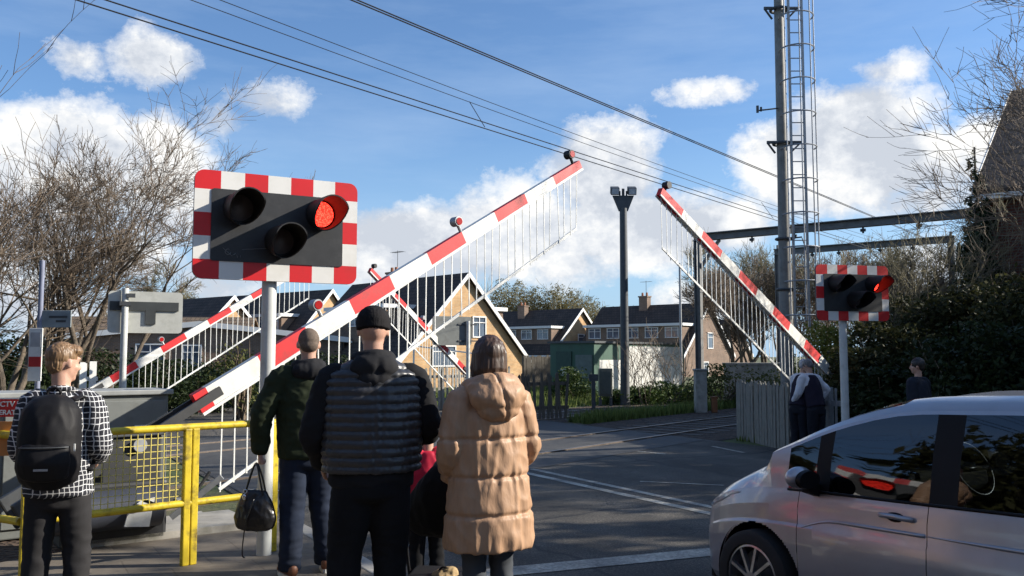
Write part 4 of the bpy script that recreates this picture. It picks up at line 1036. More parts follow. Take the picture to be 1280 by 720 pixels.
text('CCTV IN', .052, (.0, -.009, .075), 0, M_paint, 'lettering', cs, bold=.001); text('OPERATION', .048, (.0, -.009, .018), 0, M_paint, 'lettering', cs, bold=.001)
MB().box((0, .012, -.15), (.30, .01, .24)).build('orange_board', mat('orange_board', (.42, .17, .05), .7), cs)
# grey back of a road sign with a dark T shape
bs = thing('road_sign', 'grey back of a rounded road sign with dark T shape on it, on a pale pole', 'sign', XZ(148, 11, 0), R(27))
zt = 1.7 + (445 - 390) / F * 11
MB().tube([(0, -.06, 0), (0, -.06, zt + .29)], .04, 14).build('pole', M_postw, bs, smooth=40)
MB().prism([(x, 0, z) for x, z in rrect(.87, .52, .05, 5, .245, zt)], (0, .012, 0)).build('sign_plate', mat('sign_back', (.52, .52, .47), .5, .1, var=.06, dirt=((.25, .25, .2), .4)), bs)
MB().box((.23, -.012, zt + .075), (.80, .02, .11)).box((.30, -.0125, zt - .06), (.12, .02, .18)).build('bracket', mat('dark_t_shape', (.045, .05, .05), .6), bs)  # dark T shape lying on the plate
MB().box((.0, -.06, zt + .1), (.13, .1, .05)).box((.06, -.1, zt + .2), (.1, .04, .05)).build('clip', M_dkmetal, bs)
# bus stop
bp = thing('bus_stop', 'slim bus stop pole with small grey flag and white and red panel', 'bus stop', XZ(42, 12.5))
MB().tube([(0, 0, 0), (0, 0, 3.05)], .035, 10).build('pole', mat('pole_bluegrey', (.20, .22, .30), .5), bp, smooth=40)
MB().box((.22, 0, 2.22), (.44, .02, .24)).build('flag', mat('flag_grey', (.25, .29, .30), .5), bp, bevel=.006)
MB().box((.26, -.012, 2.25), (.26, .004, .03)).box((.3, -.012, 2.19), (.14, .004, .03)).build('flag_lettering', M_dkmetal, bp)
pn = MB().box((-.02, -.05, 1.72), (.19, .02, .74)).build('timetable_panel', M_paint, bp, bevel=.006)
MB().box((-.02, -.0615, 1.62), (.17, .004, .14)).build('red_band', mat('sign_red2', (.5, .03, .03), .5), pn)
MB().box((-.02, -.062, 1.93), (.14, .003, .2)).build('printed_area', mat('print_grey', (.42, .42, .42), .6), pn)
for z in (1.8, 2.0): pass
b0 = XZ(228, 3)  # nothing placed here

# ================================================================== CAR
car_rz = math.atan2(-RD.y, -RD.x)
def paint():
    m, nt, b = nodes_of('silver_lilac_paint')
    co = objco(nt)
    f = nz(nt, co, 900, 2, .5)
    d = nz(nt, co, 3.2, 6, .7)
    c = mixrgb(nt, ramp(nt, d, [(.45, 0.), (.75, .25)]), mixrgb(nt, f, (.35, .345, .37), (.46, .455, .48)), (.23, .215, .20))
    nt.links.new(c, b.inputs['Base Color']); b.inputs['Metallic'].default_value = .55; b.inputs['Roughness'].default_value = .34
    b.inputs['Coat Weight'].default_value = .8; b.inputs['Coat Roughness'].default_value = .06
    bump(nt, b, nz(nt, co, 2.5, 3), .04, .02); return m
M_car = paint()
m, nt, b = nodes_of('car_glass')
tr = nd(nt, 'ShaderNodeBsdfTransparent'); tr.inputs[0].default_value = (.17, .19, .20, 1)
gl = nd(nt, 'ShaderNodeBsdfGlossy', Roughness=.02); gl.inputs[0].default_value = (.9, .93, 1, 1)
fr = nd(nt, 'ShaderNodeFresnel', IOR=1.42); mx = nt.nodes.new('ShaderNodeMixShader')
nt.links.new(mathn(nt, 'ADD', mathn(nt, 'MULTIPLY', fr.outputs[0], 1.0), .03), mx.inputs[0]); nt.links.new(tr.outputs[0], mx.inputs[1]); nt.links.new(gl.outputs[0], mx.inputs[2])
nt.links.new(mx.outputs[0], nt.nodes['Material Output'].inputs[0]); M_cglass = m
M_seal = mat('black_trim', (.008, .008, .009), .55, spec=.2, bmp=0)
M_chrome = mat('chrome', (.75, .76, .78), .12, 1., var=.02, bmp=0)
carloc = RN * 5.07 + RD * 4.99
car = thing('parked_car', 'silver lilac compact hatchback waiting at the crossing on the right', 'car', carloc, car_rz)
def interp(tab, x):
    if x <= tab[0][0]: return tab[0][1]
    for (a, va), (b_, vb) in zip(tab, tab[1:]):
        if x <= b_:
            q = (x - a) / (b_ - a); return va + (vb - va) * q
    return tab[-1][1]
def sinterp(tab, x):   # smooth (catmull-rom)
    n = len(tab)
    if x <= tab[0][0]: return tab[0][1]
    if x >= tab[-1][0]: return tab[-1][1]
    for i in range(n - 1):
        if x <= tab[i + 1][0]:
            x0, y0 = tab[max(0, i - 1)]; x1, y1 = tab[i]; x2, y2 = tab[i + 1]; x3, y3 = tab[min(n - 1, i + 2)]
            q = (x - x1) / (x2 - x1); m1 = (y2 - y0) / max(1e-6, x2 - x0) * (x2 - x1); m2 = (y3 - y1) / max(1e-6, x3 - x1) * (x2 - x1)
            return (2 * q**3 - 3 * q**2 + 1) * y1 + (q**3 - 2 * q**2 + q) * m1 + (-2 * q**3 + 3 * q**2) * y2 + (q**3 - q**2) * m2
ZT = [(0, .56), (.04, .69), (.18, .82), (.5, .97), (.85, 1.11), (1.0, 1.18), (1.35, 1.35), (1.75, 1.475), (2.2, 1.51), (2.7, 1.525), (3.3, 1.49), (3.65, 1.40), (3.85, 1.12), (3.92, .9), (3.95, .7)]
ZB = [(0, .52), (.04, .61), (.2, .70), (.5, .80), (.9, .865), (1.2, .885), (2.0, .915), (3.0, .96), (3.6, 1.0), (3.8, .95), (3.95, .66)]
HW = [(0, .50), (.05, .64), (.15, .74), (.35, .81), (.7, .84), (1.2, .847), (3.0, .847), (3.5, .83), (3.8, .77), (3.95, .66)]
def section(u):
    """points from sill to centre line, y>0 is the off side; mirrored by caller"""
    hw, zb, zt = sinterp(HW, u), sinterp(ZB, u), sinterp(ZT, u)
    green = max(0., min(1., (zt - 1.10) / .36)) if u < 3 else max(0., min(1., (zt - 1.0) / .4))
    zr = zb + (zt - zb) * (.84 if green > 0 else .6)
    wr = hw * (.94 - .13 * green) 
    kz = (zb - .19) / .77
    p = [(hw * w_, .19 + (z_ - .19) * kz) for w_, z_ in ((.93, .19), (.975, .27), (.99, .45), (1., .62), (.994, .725), (.984, .742), (.976, .86), (.952, .955))] + [(hw * .945, zb + .012)]
    if green > .02: p += [((hw * .945 + wr) / 2 + .012, (zb + zr) / 2), (wr + .004, zr - .02), (wr - .004, zr), (wr * .93, zr + (zt - zr) * .45), (wr * .78, zr + (zt - zr) * .78)]
    else: p += [(hw * .90, zb + (zt - zb) * .25), (hw * .85, zb + (zt - zb) * .42), (hw * .82, zb + (zt - zb) * .5), (hw * .72, zb + (zt - zb) * .68), (hw * .6, zb + (zt - zb) * .84)]
    p += [(p[-1][0] * .5, zb + (zt - zb) * .965), (0, zt)]
    return p
US = sorted(set([0, .02, .04, .08, .13, .18, .25, .35, .42, .47, .52, .58, .65, .78, .90, .98, 1.04, 1.09, 1.13, 1.135, 1.16, 1.25, 1.35, 1.45, 1.6, 1.75, 1.9, 2.0, 2.005, 2.06, 2.16, 2.24, 2.4, 2.6, 2.8, 2.9, 2.98, 2.985, 3.05, 3.1, 3.16, 3.25, 3.35, 3.45, 3.55, 3.65, 3.75, 3.83, 3.88, 3.92, 3.95]))
SEC = [section(u_) for u_ in US]; NR = len(SEC[0])
WC = (.80, 3.30); WR = .345
def fx(u): return u if u > .8 else .13 + u * .8375
def in_arch(u_, z):
    return any((u_ - c) ** 2 + (z - .30) ** 2 < WR ** 2 for c in WC)
groups = {}
def put(key, quad): groups.setdefault(key, []).append(quad)
for i in range(len(US) - 1):
    um = (US[i] + US[i + 1]) / 2
    for j in range(NR - 1):
        pa, pb, pc, pd = SEC[i][j], SEC[i + 1][j], SEC[i + 1][j + 1], SEC[i][j + 1]
        zm = (pa[1] + pb[1] + pc[1] + pd[1]) / 4
        for sgn in (-1, 1):
            quad = [(fx(US[i]), sgn * pa[0], pa[1]), (fx(US[i + 1]), sgn * pb[0], pb[1]), (fx(US[i + 1]), sgn * pc[0], pc[1]), (fx(US[i]), sgn * pd[0], pd[1])]
            if sgn > 0: quad = quad[::-1]
            side_glass = 8 <= j <= 9
            seam = (1.13 <= US[i] < 1.134) or (2.0 <= US[i] < 2.004) or (2.98 <= US[i] < 2.984)
            if side_glass and 1.02 < um < 3.35:
                if 1.25 <= um < 1.35 or 2.0 < um < 2.16: key = 'pillar_%s_%d' % ('near' if sgn < 0 else 'off', um > 1.9)
                else: key = 'side_glass_%s_%d' % ('near' if sgn < 0 else 'off', 0 if um < 1.3 else 1 if um < 2.03 else 2)
            elif j == 10 and 1.02 < um < 3.3: key = 'roof_rail'
            elif j >= 12 and .9 < um < 1.75: key = 'windscreen'
            elif j >= 11 and 3.65 < um < 3.86: key = 'rear_glass'
            elif j >= 8 and .08 < um < .9: key = 'bonnet'
            elif seam and j < 8: key = 'gap'
            elif j < 8 and 1.13 < um < 2.0 and j > 0: key = 'front_door_' + ('near' if sgn < 0 else 'off')
            elif j < 8 and 2.0 < um < 2.98 and j > 0: key = 'rear_door_' + ('near' if sgn < 0 else 'off')
            elif j == 0: key = 'sill'
            else: key = 'body'
            put(key, (quad, fx(um), zm))
def clip_arch(mbx, quad):
    """subdivide a side quad and leave out what lies in the wheel arch"""
    N = 10
    a, b_, c, d = [Vector(q) for q in quad]
    def S(x, y): return (a.lerp(b_, x)).lerp(d.lerp(c, x), y)
    for x in range(N):
        for y in range(N):
            q = [S(x / N, y / N), S((x + 1) / N, y / N), S((x + 1) / N, (y + 1) / N), S(x / N, (y + 1) / N)]
            m_ = sum(q, Vector()) / 4
            if not in_arch(m_.x, m_.z): mbx.poly(q)
cols = {'body': M_car, 'bonnet': M_car, 'pillar': M_seal, 'gap': M_seal, 'windscreen': M_cglass, 'rear_glass': M_cglass, 'sill': M_car}
doors = {}
names = {'roof_rail': 'roof_rail', 'body': 'body', 'bonnet': 'bonnet', 'pillar': 'window_pillars', 'gap': 'door_seals', 'windscreen': 'windscreen', 'rear_glass': 'rear_window', 'sill': 'sill'}
order = sorted(groups, key=lambda k: 'glass' in k)
for key in order:
    mbx = MB()
    for quad, um, zm in groups[key]:
        near_arch = any(abs(um - c) < WR + .08 for c in WC) and zm < .72
        if near_arch and key in ('body', 'sill', 'rear_door_near', 'rear_door_off', 'front_door_near', 'front_door_off'): clip_arch(mbx, quad)
        else: mbx.poly(quad)
    m_ = cols.get(key, M_car); par = car; nm = names.get(key, key)
    if key.startswith('pillar'): nm = 'window_pillar'; m_ = M_seal
    if key.startswith('front_door'): nm = 'front_door'
    if key.startswith('rear_door'): nm = 'rear_door'
    if key.startswith('side_glass'):
        nm = 'side_window'; m_ = M_cglass
        if key.endswith('_1'): par = doors['front_door_' + key.split('_')[2]]
        if key.endswith('_2'): par = doors['rear_door_' + key.split('_')[2]]
    me = mbx.mesh(nm); bm = bmesh.new(); bm.from_mesh(me); bmesh.ops.remove_doubles(bm, verts=bm.verts, dist=.0004); bm.to_mesh(me); bm.free()
    me.materials.append(m_); me.polygons.foreach_set('use_smooth', [True] * len(me.polygons)); me.set_sharp_from_angle(angle=R(38))
    o = bpy.data.objects.new(nm, me); col.objects.link(o); o.parent = par
    if 'door_' in key: doors[key] = o
    if m_ is M_seal and key == 'gap': o.scale = (1, .994, 1)
def side_pt(u_, z, out=0.0, sgn=-1):
    p = section(u_)
    for (a, b_) in zip(p, p[1:]):
        if a[1] <= z <= b_[1] or (b_ is p[-1]):
            q = (z - a[1]) / max(1e-6, b_[1] - a[1]); return Vector((fx(u_), sgn * (a[0] + (b_[0] - a[0]) * q + out), z))
for sgn, dk in ((-1, 'near'), (1, 'off')):
    fd, rd = doors['front_door_' + dk], doors['rear_door_' + dk]
    def crease(u0, u1, par, nm='crease'):
        c = MB(); pts = []
        for k in range(13):
            uu = u0 + (u1 - u0) * k / 12
            zz = .735 + .03 * (uu - 1.2) - .10 * max(0, (1.45 - uu) / .35) ** 2
            pts.append(side_pt(uu, zz, -.002, sgn))
        c.tube(pts, [(.004 + .008 * min(1, k / 5), .004 + .008 * min(1, k / 5)) for k in range(13)], 8); c.build(nm, M_car, par, smooth=True)
    crease(1.17, 1.99, fd); crease(2.01, 2.97, rd)
    for (u0, par) in ((1.72, fd), (2.68, rd)):
        z0 = .83
        pts = [side_pt(u0 - .005 + .21 * k / 6, z0 + .008 * math.sin(math.pi * k / 6), .006 + .032 * math.sin(math.pi * k / 6) ** .5, sgn) for k in range(7)]
        MB().tube(pts, [(.012, .014)] * 7, 8).build('handle', M_car, par, smooth=True)
        c0 = side_pt(u0 + .09, z0 - .01, -.008, sgn); MB().ell(c0, (.075, .012, .034)).build('handle_recess', M_seal, par, smooth=True)
    # belt and waist seals
    st = MB(); st.tube([side_pt(u_, sinterp(ZB, u_) + .004, .002, sgn) for u_ in (1.04, 1.2, 1.5, 2.0, 2.5, 3.0, 3.3)], .009, 6); st.build('window_seal', M_seal, car, smooth=True)
    # mirror
    mb = MB(); c0 = Vector((1.26, sgn * .95, .985))
    mb.ell(c0, (.062, .10, .066)); mb.tube([Vector((1.24, sgn * .80, .93)), Vector((1.25, sgn * .90, .96))], [(.03, .02), (.03, .02)], 8, dome=1)
    mi = remesh(mb, 'door_mirror', M_car, fd, .008, 3)
    MB().tube([c0 + Vector((.05, 0, -.005)), c0 + Vector((.082, 0, -.005))], [(.088, .055), (.085, .052)], 20, side=(0, 1, 0)).build('mirror_glass', M_seal, mi, smooth=40)
    MB().beam(Vector((1.26, sgn * .80, .90)), Vector((1.27, sgn * .90, .93)), .05, .07).build('mirror_foot', M_seal, mi)
    # headlight and bumper intake
    hl = MB()
    pts = [(.10, .70), (.10, .76), (.30, .80), (.55, .855), (.62, .86), (.50, .80), (.30, .72)]
    rows = []
    lo = [(.07, .66), (.14, .675), (.24, .695), (.36, .73), (.48, .79), (.58, .835)]; hi = [(.07, .70), (.14, .755), (.24, .785), (.36, .815), (.48, .85), (.58, .875)]
    A_ = [hl.av(side_pt(u_, min(z, sinterp(ZB, u_) - .012), .007, sgn)) for u_, z in lo]; B_ = [hl.av(side_pt(u_, min(z, sinterp(ZB, u_) - .002), .009, sgn)) for u_, z in hi]
    for k in range(5): hl.af((A_[k], A_[k + 1], B_[k + 1], B_[k]))
    hl.build('headlight', mat('headlight_glass', (.55, .57, .60), .08, .3, bmp=.3, bscale=30, coat=1.), car, smooth=True)
    # wheels
    for wc in WC:
        w_ = Vector((wc, sgn * .80, .30))
        ty = MB(); prof = [(.205, .075), (.215, .095), (.27, .10), (.292, .085), (.298, .0), (.292, -.085), (.27, -.10), (.215, -.095), (.205, -.075)]
        rings = []
        for k in range(40):
            a = 2 * math.pi * k / 40; rings.append([ty.av(w_ + Vector((r_ * math.cos(a), y_, r_ * math.sin(a)))) for r_, y_ in prof])
        for k in range(40):
            for j in range(len(prof) - 1): ty.af((rings[k][j], rings[(k + 1) % 40][j], rings[(k + 1) % 40][j + 1], rings[k][j + 1]))
        wh = ty.build('wheel', M_rubber, car, smooth=40)
        rm = MB(); 
        rings = [[rm.av(w_ + Vector((r_ * math.cos(2 * math.pi * k / 40), sgn * y_, r_ * math.sin(2 * math.pi * k / 40)))) for r_, y_ in ((.207, .085), (.195, .088), (.19, .06), (.18, -.05))] for k in range(40)]
        for k in range(40):
            for j in range(3): rm.af((rings[k][j], rings[(k + 1) % 40][j], rings[(k + 1) % 40][j + 1], rings[k][j + 1]))
        for k in range(9):
            a = 2 * math.pi * k / 9
            d_ = Vector((math.cos(a), 0, math.sin(a))); e_ = Vector((math.cos(a + .22), 0, math.sin(a + .22)))
            rm.beam(w_ + d_ * .03 + Vector((0, sgn * .085, 0)), w_ + d_ * .195 + Vector((0, sgn * .07, 0)), .02, .028, up=Vector((0, 1, 0)))
        rm.tube([w_ + Vector((0, sgn * .05, 0)), w_ + Vector((0, sgn * .10, 0))], [.05, .042], 18)
        rm.build('rim', mat('alloy', (.42, .43, .45), .3, .8, bmp=0, dirt=((.12, .1, .09), .6)), wh, smooth=40)
        MB().tube([w_ + Vector((0, sgn * -.04, 0)), w_ + Vector((0, sgn * .0, 0))], .17, 24).build('brake_disc', M_dkmetal, wh)
    for wc in WC:
        la = MB(); pts_ = [(wc + (WR + .01) * math.cos(R(a)), .30 + (WR + .01) * math.sin(R(a))) for a in range(-30, 211, 10)]
        A_ = [la.av((x, sgn * .832, z)) for x, z in pts_]; B_ = [la.av((x, sgn * .45, z)) for x, z in pts_]
        for k in range(len(pts_) - 1): la.af((A_[k], A_[k + 1], B_[k + 1], B_[k]))
        ce = la.av((wc, sgn * .45, .3))
        for k in range(len(pts_) - 1): la.af((B_[k], B_[k + 1], ce))
        la.build('arch_liner', M_seal, car)
MB().box((1.98, 0, .2), (3.6, 1.3, .08)).build('underbody', M_seal, car)
MB().box((.03, 0, .38), (.06, .9, .16)).build('grille', M_seal, car)
# interior
M_trim = mat('car_interior', (.035, .035, .038), .8)
for y in (-.36, .36):
    st = MB(); st.tube([(2.05, y, .55), (2.2, y, .85), (2.28, y, 1.08)], [(.20, .08), (.21, .07), (.17, .05)], 14, side=(0, 1, 0), dome=.5); st.tube([(2.29, y, 1.14), (2.31, y, 1.30)], [(.11, .05), (.10, .045)], 12, side=(0, 1, 0), dome=.6); st.tube([(1.55, y, .52), (2.1, y, .48)], [(.22, .08), (.24, .08)], 12, side=(0, 1, 0), dome=.5)
    remesh(st, 'seat', M_trim, car, .018, 3)
st = MB(); st.box((2.95, 0, .85), (.16, 1.25, .55), rot3('Y', 12)); st.build('rear_seat', M_trim, car, bevel=.04)
MB().box((1.17, 0, .86), (.42, 1.5, .16), rot3('Y', -8)).build('dashboard', M_trim, car, bevel=.04)
MB().ring((1.50, .36, .98), (.9, 0, .45), .175, .014, 30).beam((1.50, .36 - .17, .98), (1.50, .36 + .17, .98), .02, .03).build('steering_wheel', mat('wheel_gloss', (.05, .05, .055), .25), car, smooth=True)
MB().box((1.72, 0, 1.37), (.03, .22, .06)).build('rear_view_mirror', M_seal, car, bevel=.01)
MB().tube([(2.6, .05, 1.535), (2.72, .05, 1.62)], [.012, .005], 8).build('aerial', M_seal, car)
for key_u in (1,):
    wp = MB(); wp.beam((1.02, -.3, 1.11), (1.12, .25, 1.17), .012, .012); wp.build('wiper', M_seal, car)
LEFT = []
# ================================================================== PEOPLE
M_skin = mat('skin', (.52, .30, .215), .5, var=.08, scale=20, bmp=.1, bscale=120, bd=.001)
M_skin.node_tree.nodes['Principled BSDF'].inputs['Subsurface Weight'].default_value = .1
M_skin.node_tree.nodes['Principled BSDF'].inputs['Subsurface Radius'].default_value = (.02, .008, .004)
def cloth(name, c, rough=.85, **kw):
    kw.setdefault('spec', .22)
    return mat(name, c, rough, var=kw.pop('var', .15), scale=kw.pop('scale', 7), bmp=kw.pop('bmp', .25), bscale=kw.pop('bscale', 220), bd=.002, **kw)
def hairmat(name, c):
    return mat(name, c, .45, var=.45, scale=1, bmp=.6, bscale=1, bd=.004, stretch=(90, 90, 9))
V3 = Vector
def fbm(p, s, o=(0, 0, 0)): return noise.noise(V3((p.x * s + o[0], p.y * s + o[1], p.z * s + o[2])))
def hand(mb, w, fwd, palm, side, curl=25, size=1.0):
    """w wrist, fwd finger direction, palm: direction the palm faces, side: thumb direction"""
    fwd = fwd.normalized(); palm = (palm - fwd * palm.dot(fwd)).normalized(); side = fwd.cross(palm) * (1 if fwd.cross(palm).dot(side) > 0 else -1)
    k = size
    mb.tube([w, w + fwd * .045 * k, w + fwd * .085 * k], [(.026 * k, .019 * k), (.038 * k, .017 * k), (.040 * k, .014 * k)], 12, side=side, dome=.6)
    for i, (off, L) in enumerate(((.029, .070), (.010, .078), (-.010, .072), (-.029, .057))):
        p = w + fwd * .085 * k + side * off * k; d = fwd.copy(); ang = 0; pts = [p - fwd * .02 * k]; pts.append(p)
        for sgm in (.42, .32, .26):
            ang += curl * (1.0 + .12 * i); d = fwd * math.cos(R(ang)) + palm * math.sin(R(ang)); p = p + d * L * sgm * k; pts.append(p)
        mb.tube(pts, [.0095 * k, .0095 * k, .009 * k, .0085 * k, .0075 * k], 8, dome=1)
    p = w + fwd * .028 * k + side * .028 * k; d = (side * .8 + fwd * .75 + palm * .25).normalized()
    mb.tube([p - side * .015 * k, p + d * .03 * k, p + (d + fwd * .4).normalized() * .058 * k + palm * .006, p + (d + fwd * .9).normalized() * .078 * k + palm * .014], [.013 * k, .012 * k, .0105 * k, .009 * k], 8, dome=1)
def head_prims(mb, c, yaw=0, pitch=0, tilt=0, s=1.0, neck=None):
    """c = head centre; face towards local +Y before yaw"""
    Rm = (Matrix.Rotation(R(yaw), 3, 'Z') @ Matrix.Rotation(R(pitch), 3, 'X') @ Matrix.Rotation(R(tilt), 3, 'Y'))
    def T(x, y, z): return c + Rm @ V3((x * s, y * s, z * s))
    mb.ell(T(0, -.012, .018), (.076 * s, .093 * s, .098 * s), Rm, 20, 14)
    mb.ell(T(0, .018, -.035), (.062 * s, .070 * s, .078 * s), Rm, 18, 12)
    mb.ell(T(0, .052, -.085), (.034 * s, .034 * s, .026 * s), Rm)                       # chin
    mb.tube([T(0, .076, .022), T(0, .094, -.008), T(0, .101, -.024)], [.009 * s, .012 * s, .015 * s], 8, dome=1)   # nose
    for q in (-1, 1):
        mb.ell(T(q * .014, .088, -.027), (.009 * s, .009 * s, .008 * s), Rm, 8, 6)
        mb.ell(T(q * .031, .072, .035), (.023 * s, .012 * s, .008 * s), Rm, 10, 6)       # brow
        mb.ell(T(q * .030, .069, .012), (.013 * s, .012 * s, .009 * s), Rm, 10, 6)       # eye
        mb.ell(T(q * .043, .052, -.022), (.022 * s, .022 * s, .022 * s), Rm, 10, 8)      # cheek
        Re = Rm @ Matrix.Rotation(R(q * -18), 3, 'Z')
        mb.ell(T(q * .080, -.008, -.004), (.009 * s, .019 * s, .032 * s), Re, 10, 8)     # ear
        mb.ell(T(q * .077, -.002, -.018), (.008 * s, .012 * s, .014 * s), Re, 8, 6)
    mb.ell(T(0, .082, -.052), (.024 * s, .010 * s, .006 * s), Rm, 10, 6); mb.ell(T(0, .080, -.062), (.020 * s, .010 * s, .006 * s), Rm, 10, 6)   # lips
    if neck is not None: mb.tube([neck, neck.lerp(T(0, -.015, -.06), .5), T(0, -.012, -.03)], [.062 * s, .054 * s, .055 * s], 14, dome=.3)
    return Rm, T
def limb(mb, pts, rad, n=14, dome=.8, side=(1, 0, 0)):
    mb.tube([V3(p) for p in pts], rad, n, dome=dome, side=side)
def dense(pts, rad, k=5):
    """catmull-rom densify"""
    P_ = [V3(p) for p in pts]; out_p = []; out_r = []
    for i in range(len(P_) - 1):
        p0, p1, p2, p3 = P_[max(0, i - 1)], P_[i], P_[i + 1], P_[min(len(P_) - 1, i + 2)]
        for j in range(k):
            q = j / k
            out_p.append(.5 * ((2 * p1) + (p2 - p0) * q + (2 * p0 - 5 * p1 + 4 * p2 - p3) * q**2 + (3 * p1 - p0 - 3 * p2 + p3) * q**3))
            a, b_ = rad[i], rad[i + 1]
            out_r.append(tuple(x + (y - x) * q for x, y in zip(a, b_)) if hasattr(a, '__len__') else a + (b_ - a) * q)
    out_p.append(P_[-1]); out_r.append(rad[-1]); return out_p, out_r
def shoe(mb, toe, heel_z=.0, L=.27, dirv=V3((0, 1, 0)), at_=V3((0, 0, 0))):
    s_ = V3((dirv.y, -dirv.x, 0))
    mb.tube([at_ - dirv * .07 + V3((0, 0, .05)), at_ + V3((0, 0, .055)), at_ + dirv * .08 + V3((0, 0, .042)), at_ + dirv * .16 + V3((0, 0, .03))], [(.038, .048), (.042, .052), (.046, .040), (.040, .028)], 14, dome=.8, side=s_)
    mb.tube([at_ + V3((0, -.01, .05)), at_ + V3((0, -.015, .12))], [.045, .05], 12)
def human(name_label, loc, rz, H, *, sw=.19, stance=.10, lean=(0, 0), arms=None, head=(0, 0, 0), skin=None, vox=.008, legs=None, hands=True, category='person', curl=25, hs=1.0, thin=1.0):
    """builds the continuous body; returns root mesh and joint dict. local +Y is forward."""
    k = H / 1.8
    hip = V3((0, 0, .93 * k)); lx, ly = lean
    chest = V3((lx * .6, ly * .6, 1.25 * k)); neck = V3((lx, ly, 1.50 * k)); hc = V3((lx * 1.05, ly * 1.1 + .012, 1.685 * k - abs(ly) * .15))
    J = dict(hip=hip, chest=chest, neck=neck, head=hc, k=k)
    J['sh'] = {-1: V3((lx - sw * k, ly, 1.435 * k)), 1: V3((lx + sw * k, ly, 1.435 * k))}
    arms = arms or {}
    for q in (-1, 1):
        el, wr = arms.get(q, ((q * .045, -.01, -.29), (q * .03, .06, -.55)))
        J.setdefault('el', {})[q] = J['sh'][q] + V3(el) * k; J.setdefault('wr', {})[q] = J['sh'][q] + V3(wr) * k
    legs = legs or {}
    for q in (-1, 1):
        kn, an = legs.get(q, ((q * stance * 1.0, .02, .50), (q * stance * 1.1, 0, .085)))
        J.setdefault('hp', {})[q] = V3((q * .09 * k, 0, .90 * k)); J.setdefault('kn', {})[q] = V3(kn) * k; J.setdefault('an', {})[q] = V3(an) * V3((1, 1, 1)).x
        J['an'][q] = V3((an[0] * k, an[1] * k, an[2]))
    mb = MB()
    mb.tube([hip - V3((0, 0, .06)), hip + V3((0, 0, .1)), chest - V3((0, 0, .05)), chest + V3((0, 0, .08)), neck - V3((0, 0, .07)), neck - V3((0, 0, .02))],
            [(.13 * k * thin, .09 * k), (.125 * k * thin, .085 * k), (.13 * k * thin, .09 * k), (.15 * k * thin, .095 * k), (.13 * k * thin, .07 * k), (.05 * k, .05 * k)], 18, dome=.4, side=(1, 0, 0))
    Rm, T = head_prims(mb, hc, *head, s=k * hs * (1.0 if H > 1.5 else 1.12), neck=neck - V3((0, 0, .03)))
    J['Rm'], J['T'] = Rm, T
    for q in (-1, 1):
        limb(mb, [J['sh'][q] - V3((q * .06, 0, 0)), J['sh'][q], J['el'][q], J['wr'][q]], [.045 * k, .042 * k, .036 * k, .026 * k])
        fw = (J['wr'][q] - J['el'][q]).normalized()
        if hands:
            palm = V3((-q, 0, 0)); palm = J.get('palm', {}).get(q, palm)
            ph = arms.get(('palm', q)); palm = V3(ph) if ph else palm
            sd_ = V3(arms.get(('thumb', q), (0, 1, 0))); fw2 = V3(arms.get(('dir', q), tuple(fw)))
            hand(mb, J['wr'][q], fw2, palm, sd_, arms.get(('curl', q), curl), .98 * k)
        limb(mb, [J['hp'][q], J['kn'][q], J['an'][q]], [.065 * k, .045 * k, .032 * k])
        limb(mb, [J['an'][q], J['an'][q] + V3((0, .1, -.05))], [.03, .028])
    b = remesh(mb, 'person', skin or M_skin, None, vox, 3, loc=loc); b.rotation_euler.z = rz
    tag(b, name_label, category)
    return b, J
def wrinkle(amp=.006, s=9, st=(1, 1, .5)):
    def f(c, n):
        q = V3((c.x * st[0], c.y * st[1], c.z * st[2]))
        a = noise.noise(q * s); b_ = noise.noise(q * s * 2.3 + V3((4, 1, 2)))
        return amp * (1 - 2 * abs(a)) + amp * .5 * (1 - 2 * abs(b_))
    return f
def trousers(b, J, m, w=(.105, .085, .072), disp=None, seat=(.175, .125), vox=.012, top=.1, name='trousers'):
    k = J['k']; mb = MB()
    mb.tube([J['hip'] - V3((0, 0, .12)), J['hip'] - V3((0, 0, .03)), J['hip'] + V3((0, 0, top * k))], [(seat[0] * k * .95, seat[1] * k), (seat[0] * k, seat[1] * k), (seat[0] * .9 * k, seat[1] * .85 * k)], 24, side=(1, 0, 0), dome=.3)
    for q in (-1, 1):
        pts, rad = dense([J['hp'][q] + V3((0, 0, -.02)), J['hp'][q].lerp(J['kn'][q], .5), J['kn'][q], J['kn'][q].lerp(J['an'][q], .5) + V3((0, -.012, 0)), J['an'][q] + V3((0, -.005, -.02))],
            [(w[0] * k, w[0] * 1.12 * k), (w[0] * .93 * k, w[0] * k), (w[1] * k, w[1] * k), (w[2] * 1.04 * k, w[2] * 1.06 * k), (w[2] * k, w[2] * k)], 4)
        mb.tube(pts, rad, 18, side=(1, 0, 0), dome=.1)
    def dflt(c, n):
        z = c.z; kz = abs(z - J['kn'][1].z) ; low = max(0, 1 - (z - .08) / .25)
        a = fbm(V3((c.x * .8, c.y * .8, c.z * 1.6)), 11); fold = (1 - 2 * abs(a))
        return (.003 + .005 * max(0, 1 - kz / .18) + .008 * low) * fold
    return remesh(mb, name, m, b, vox, 3, disp or dflt)
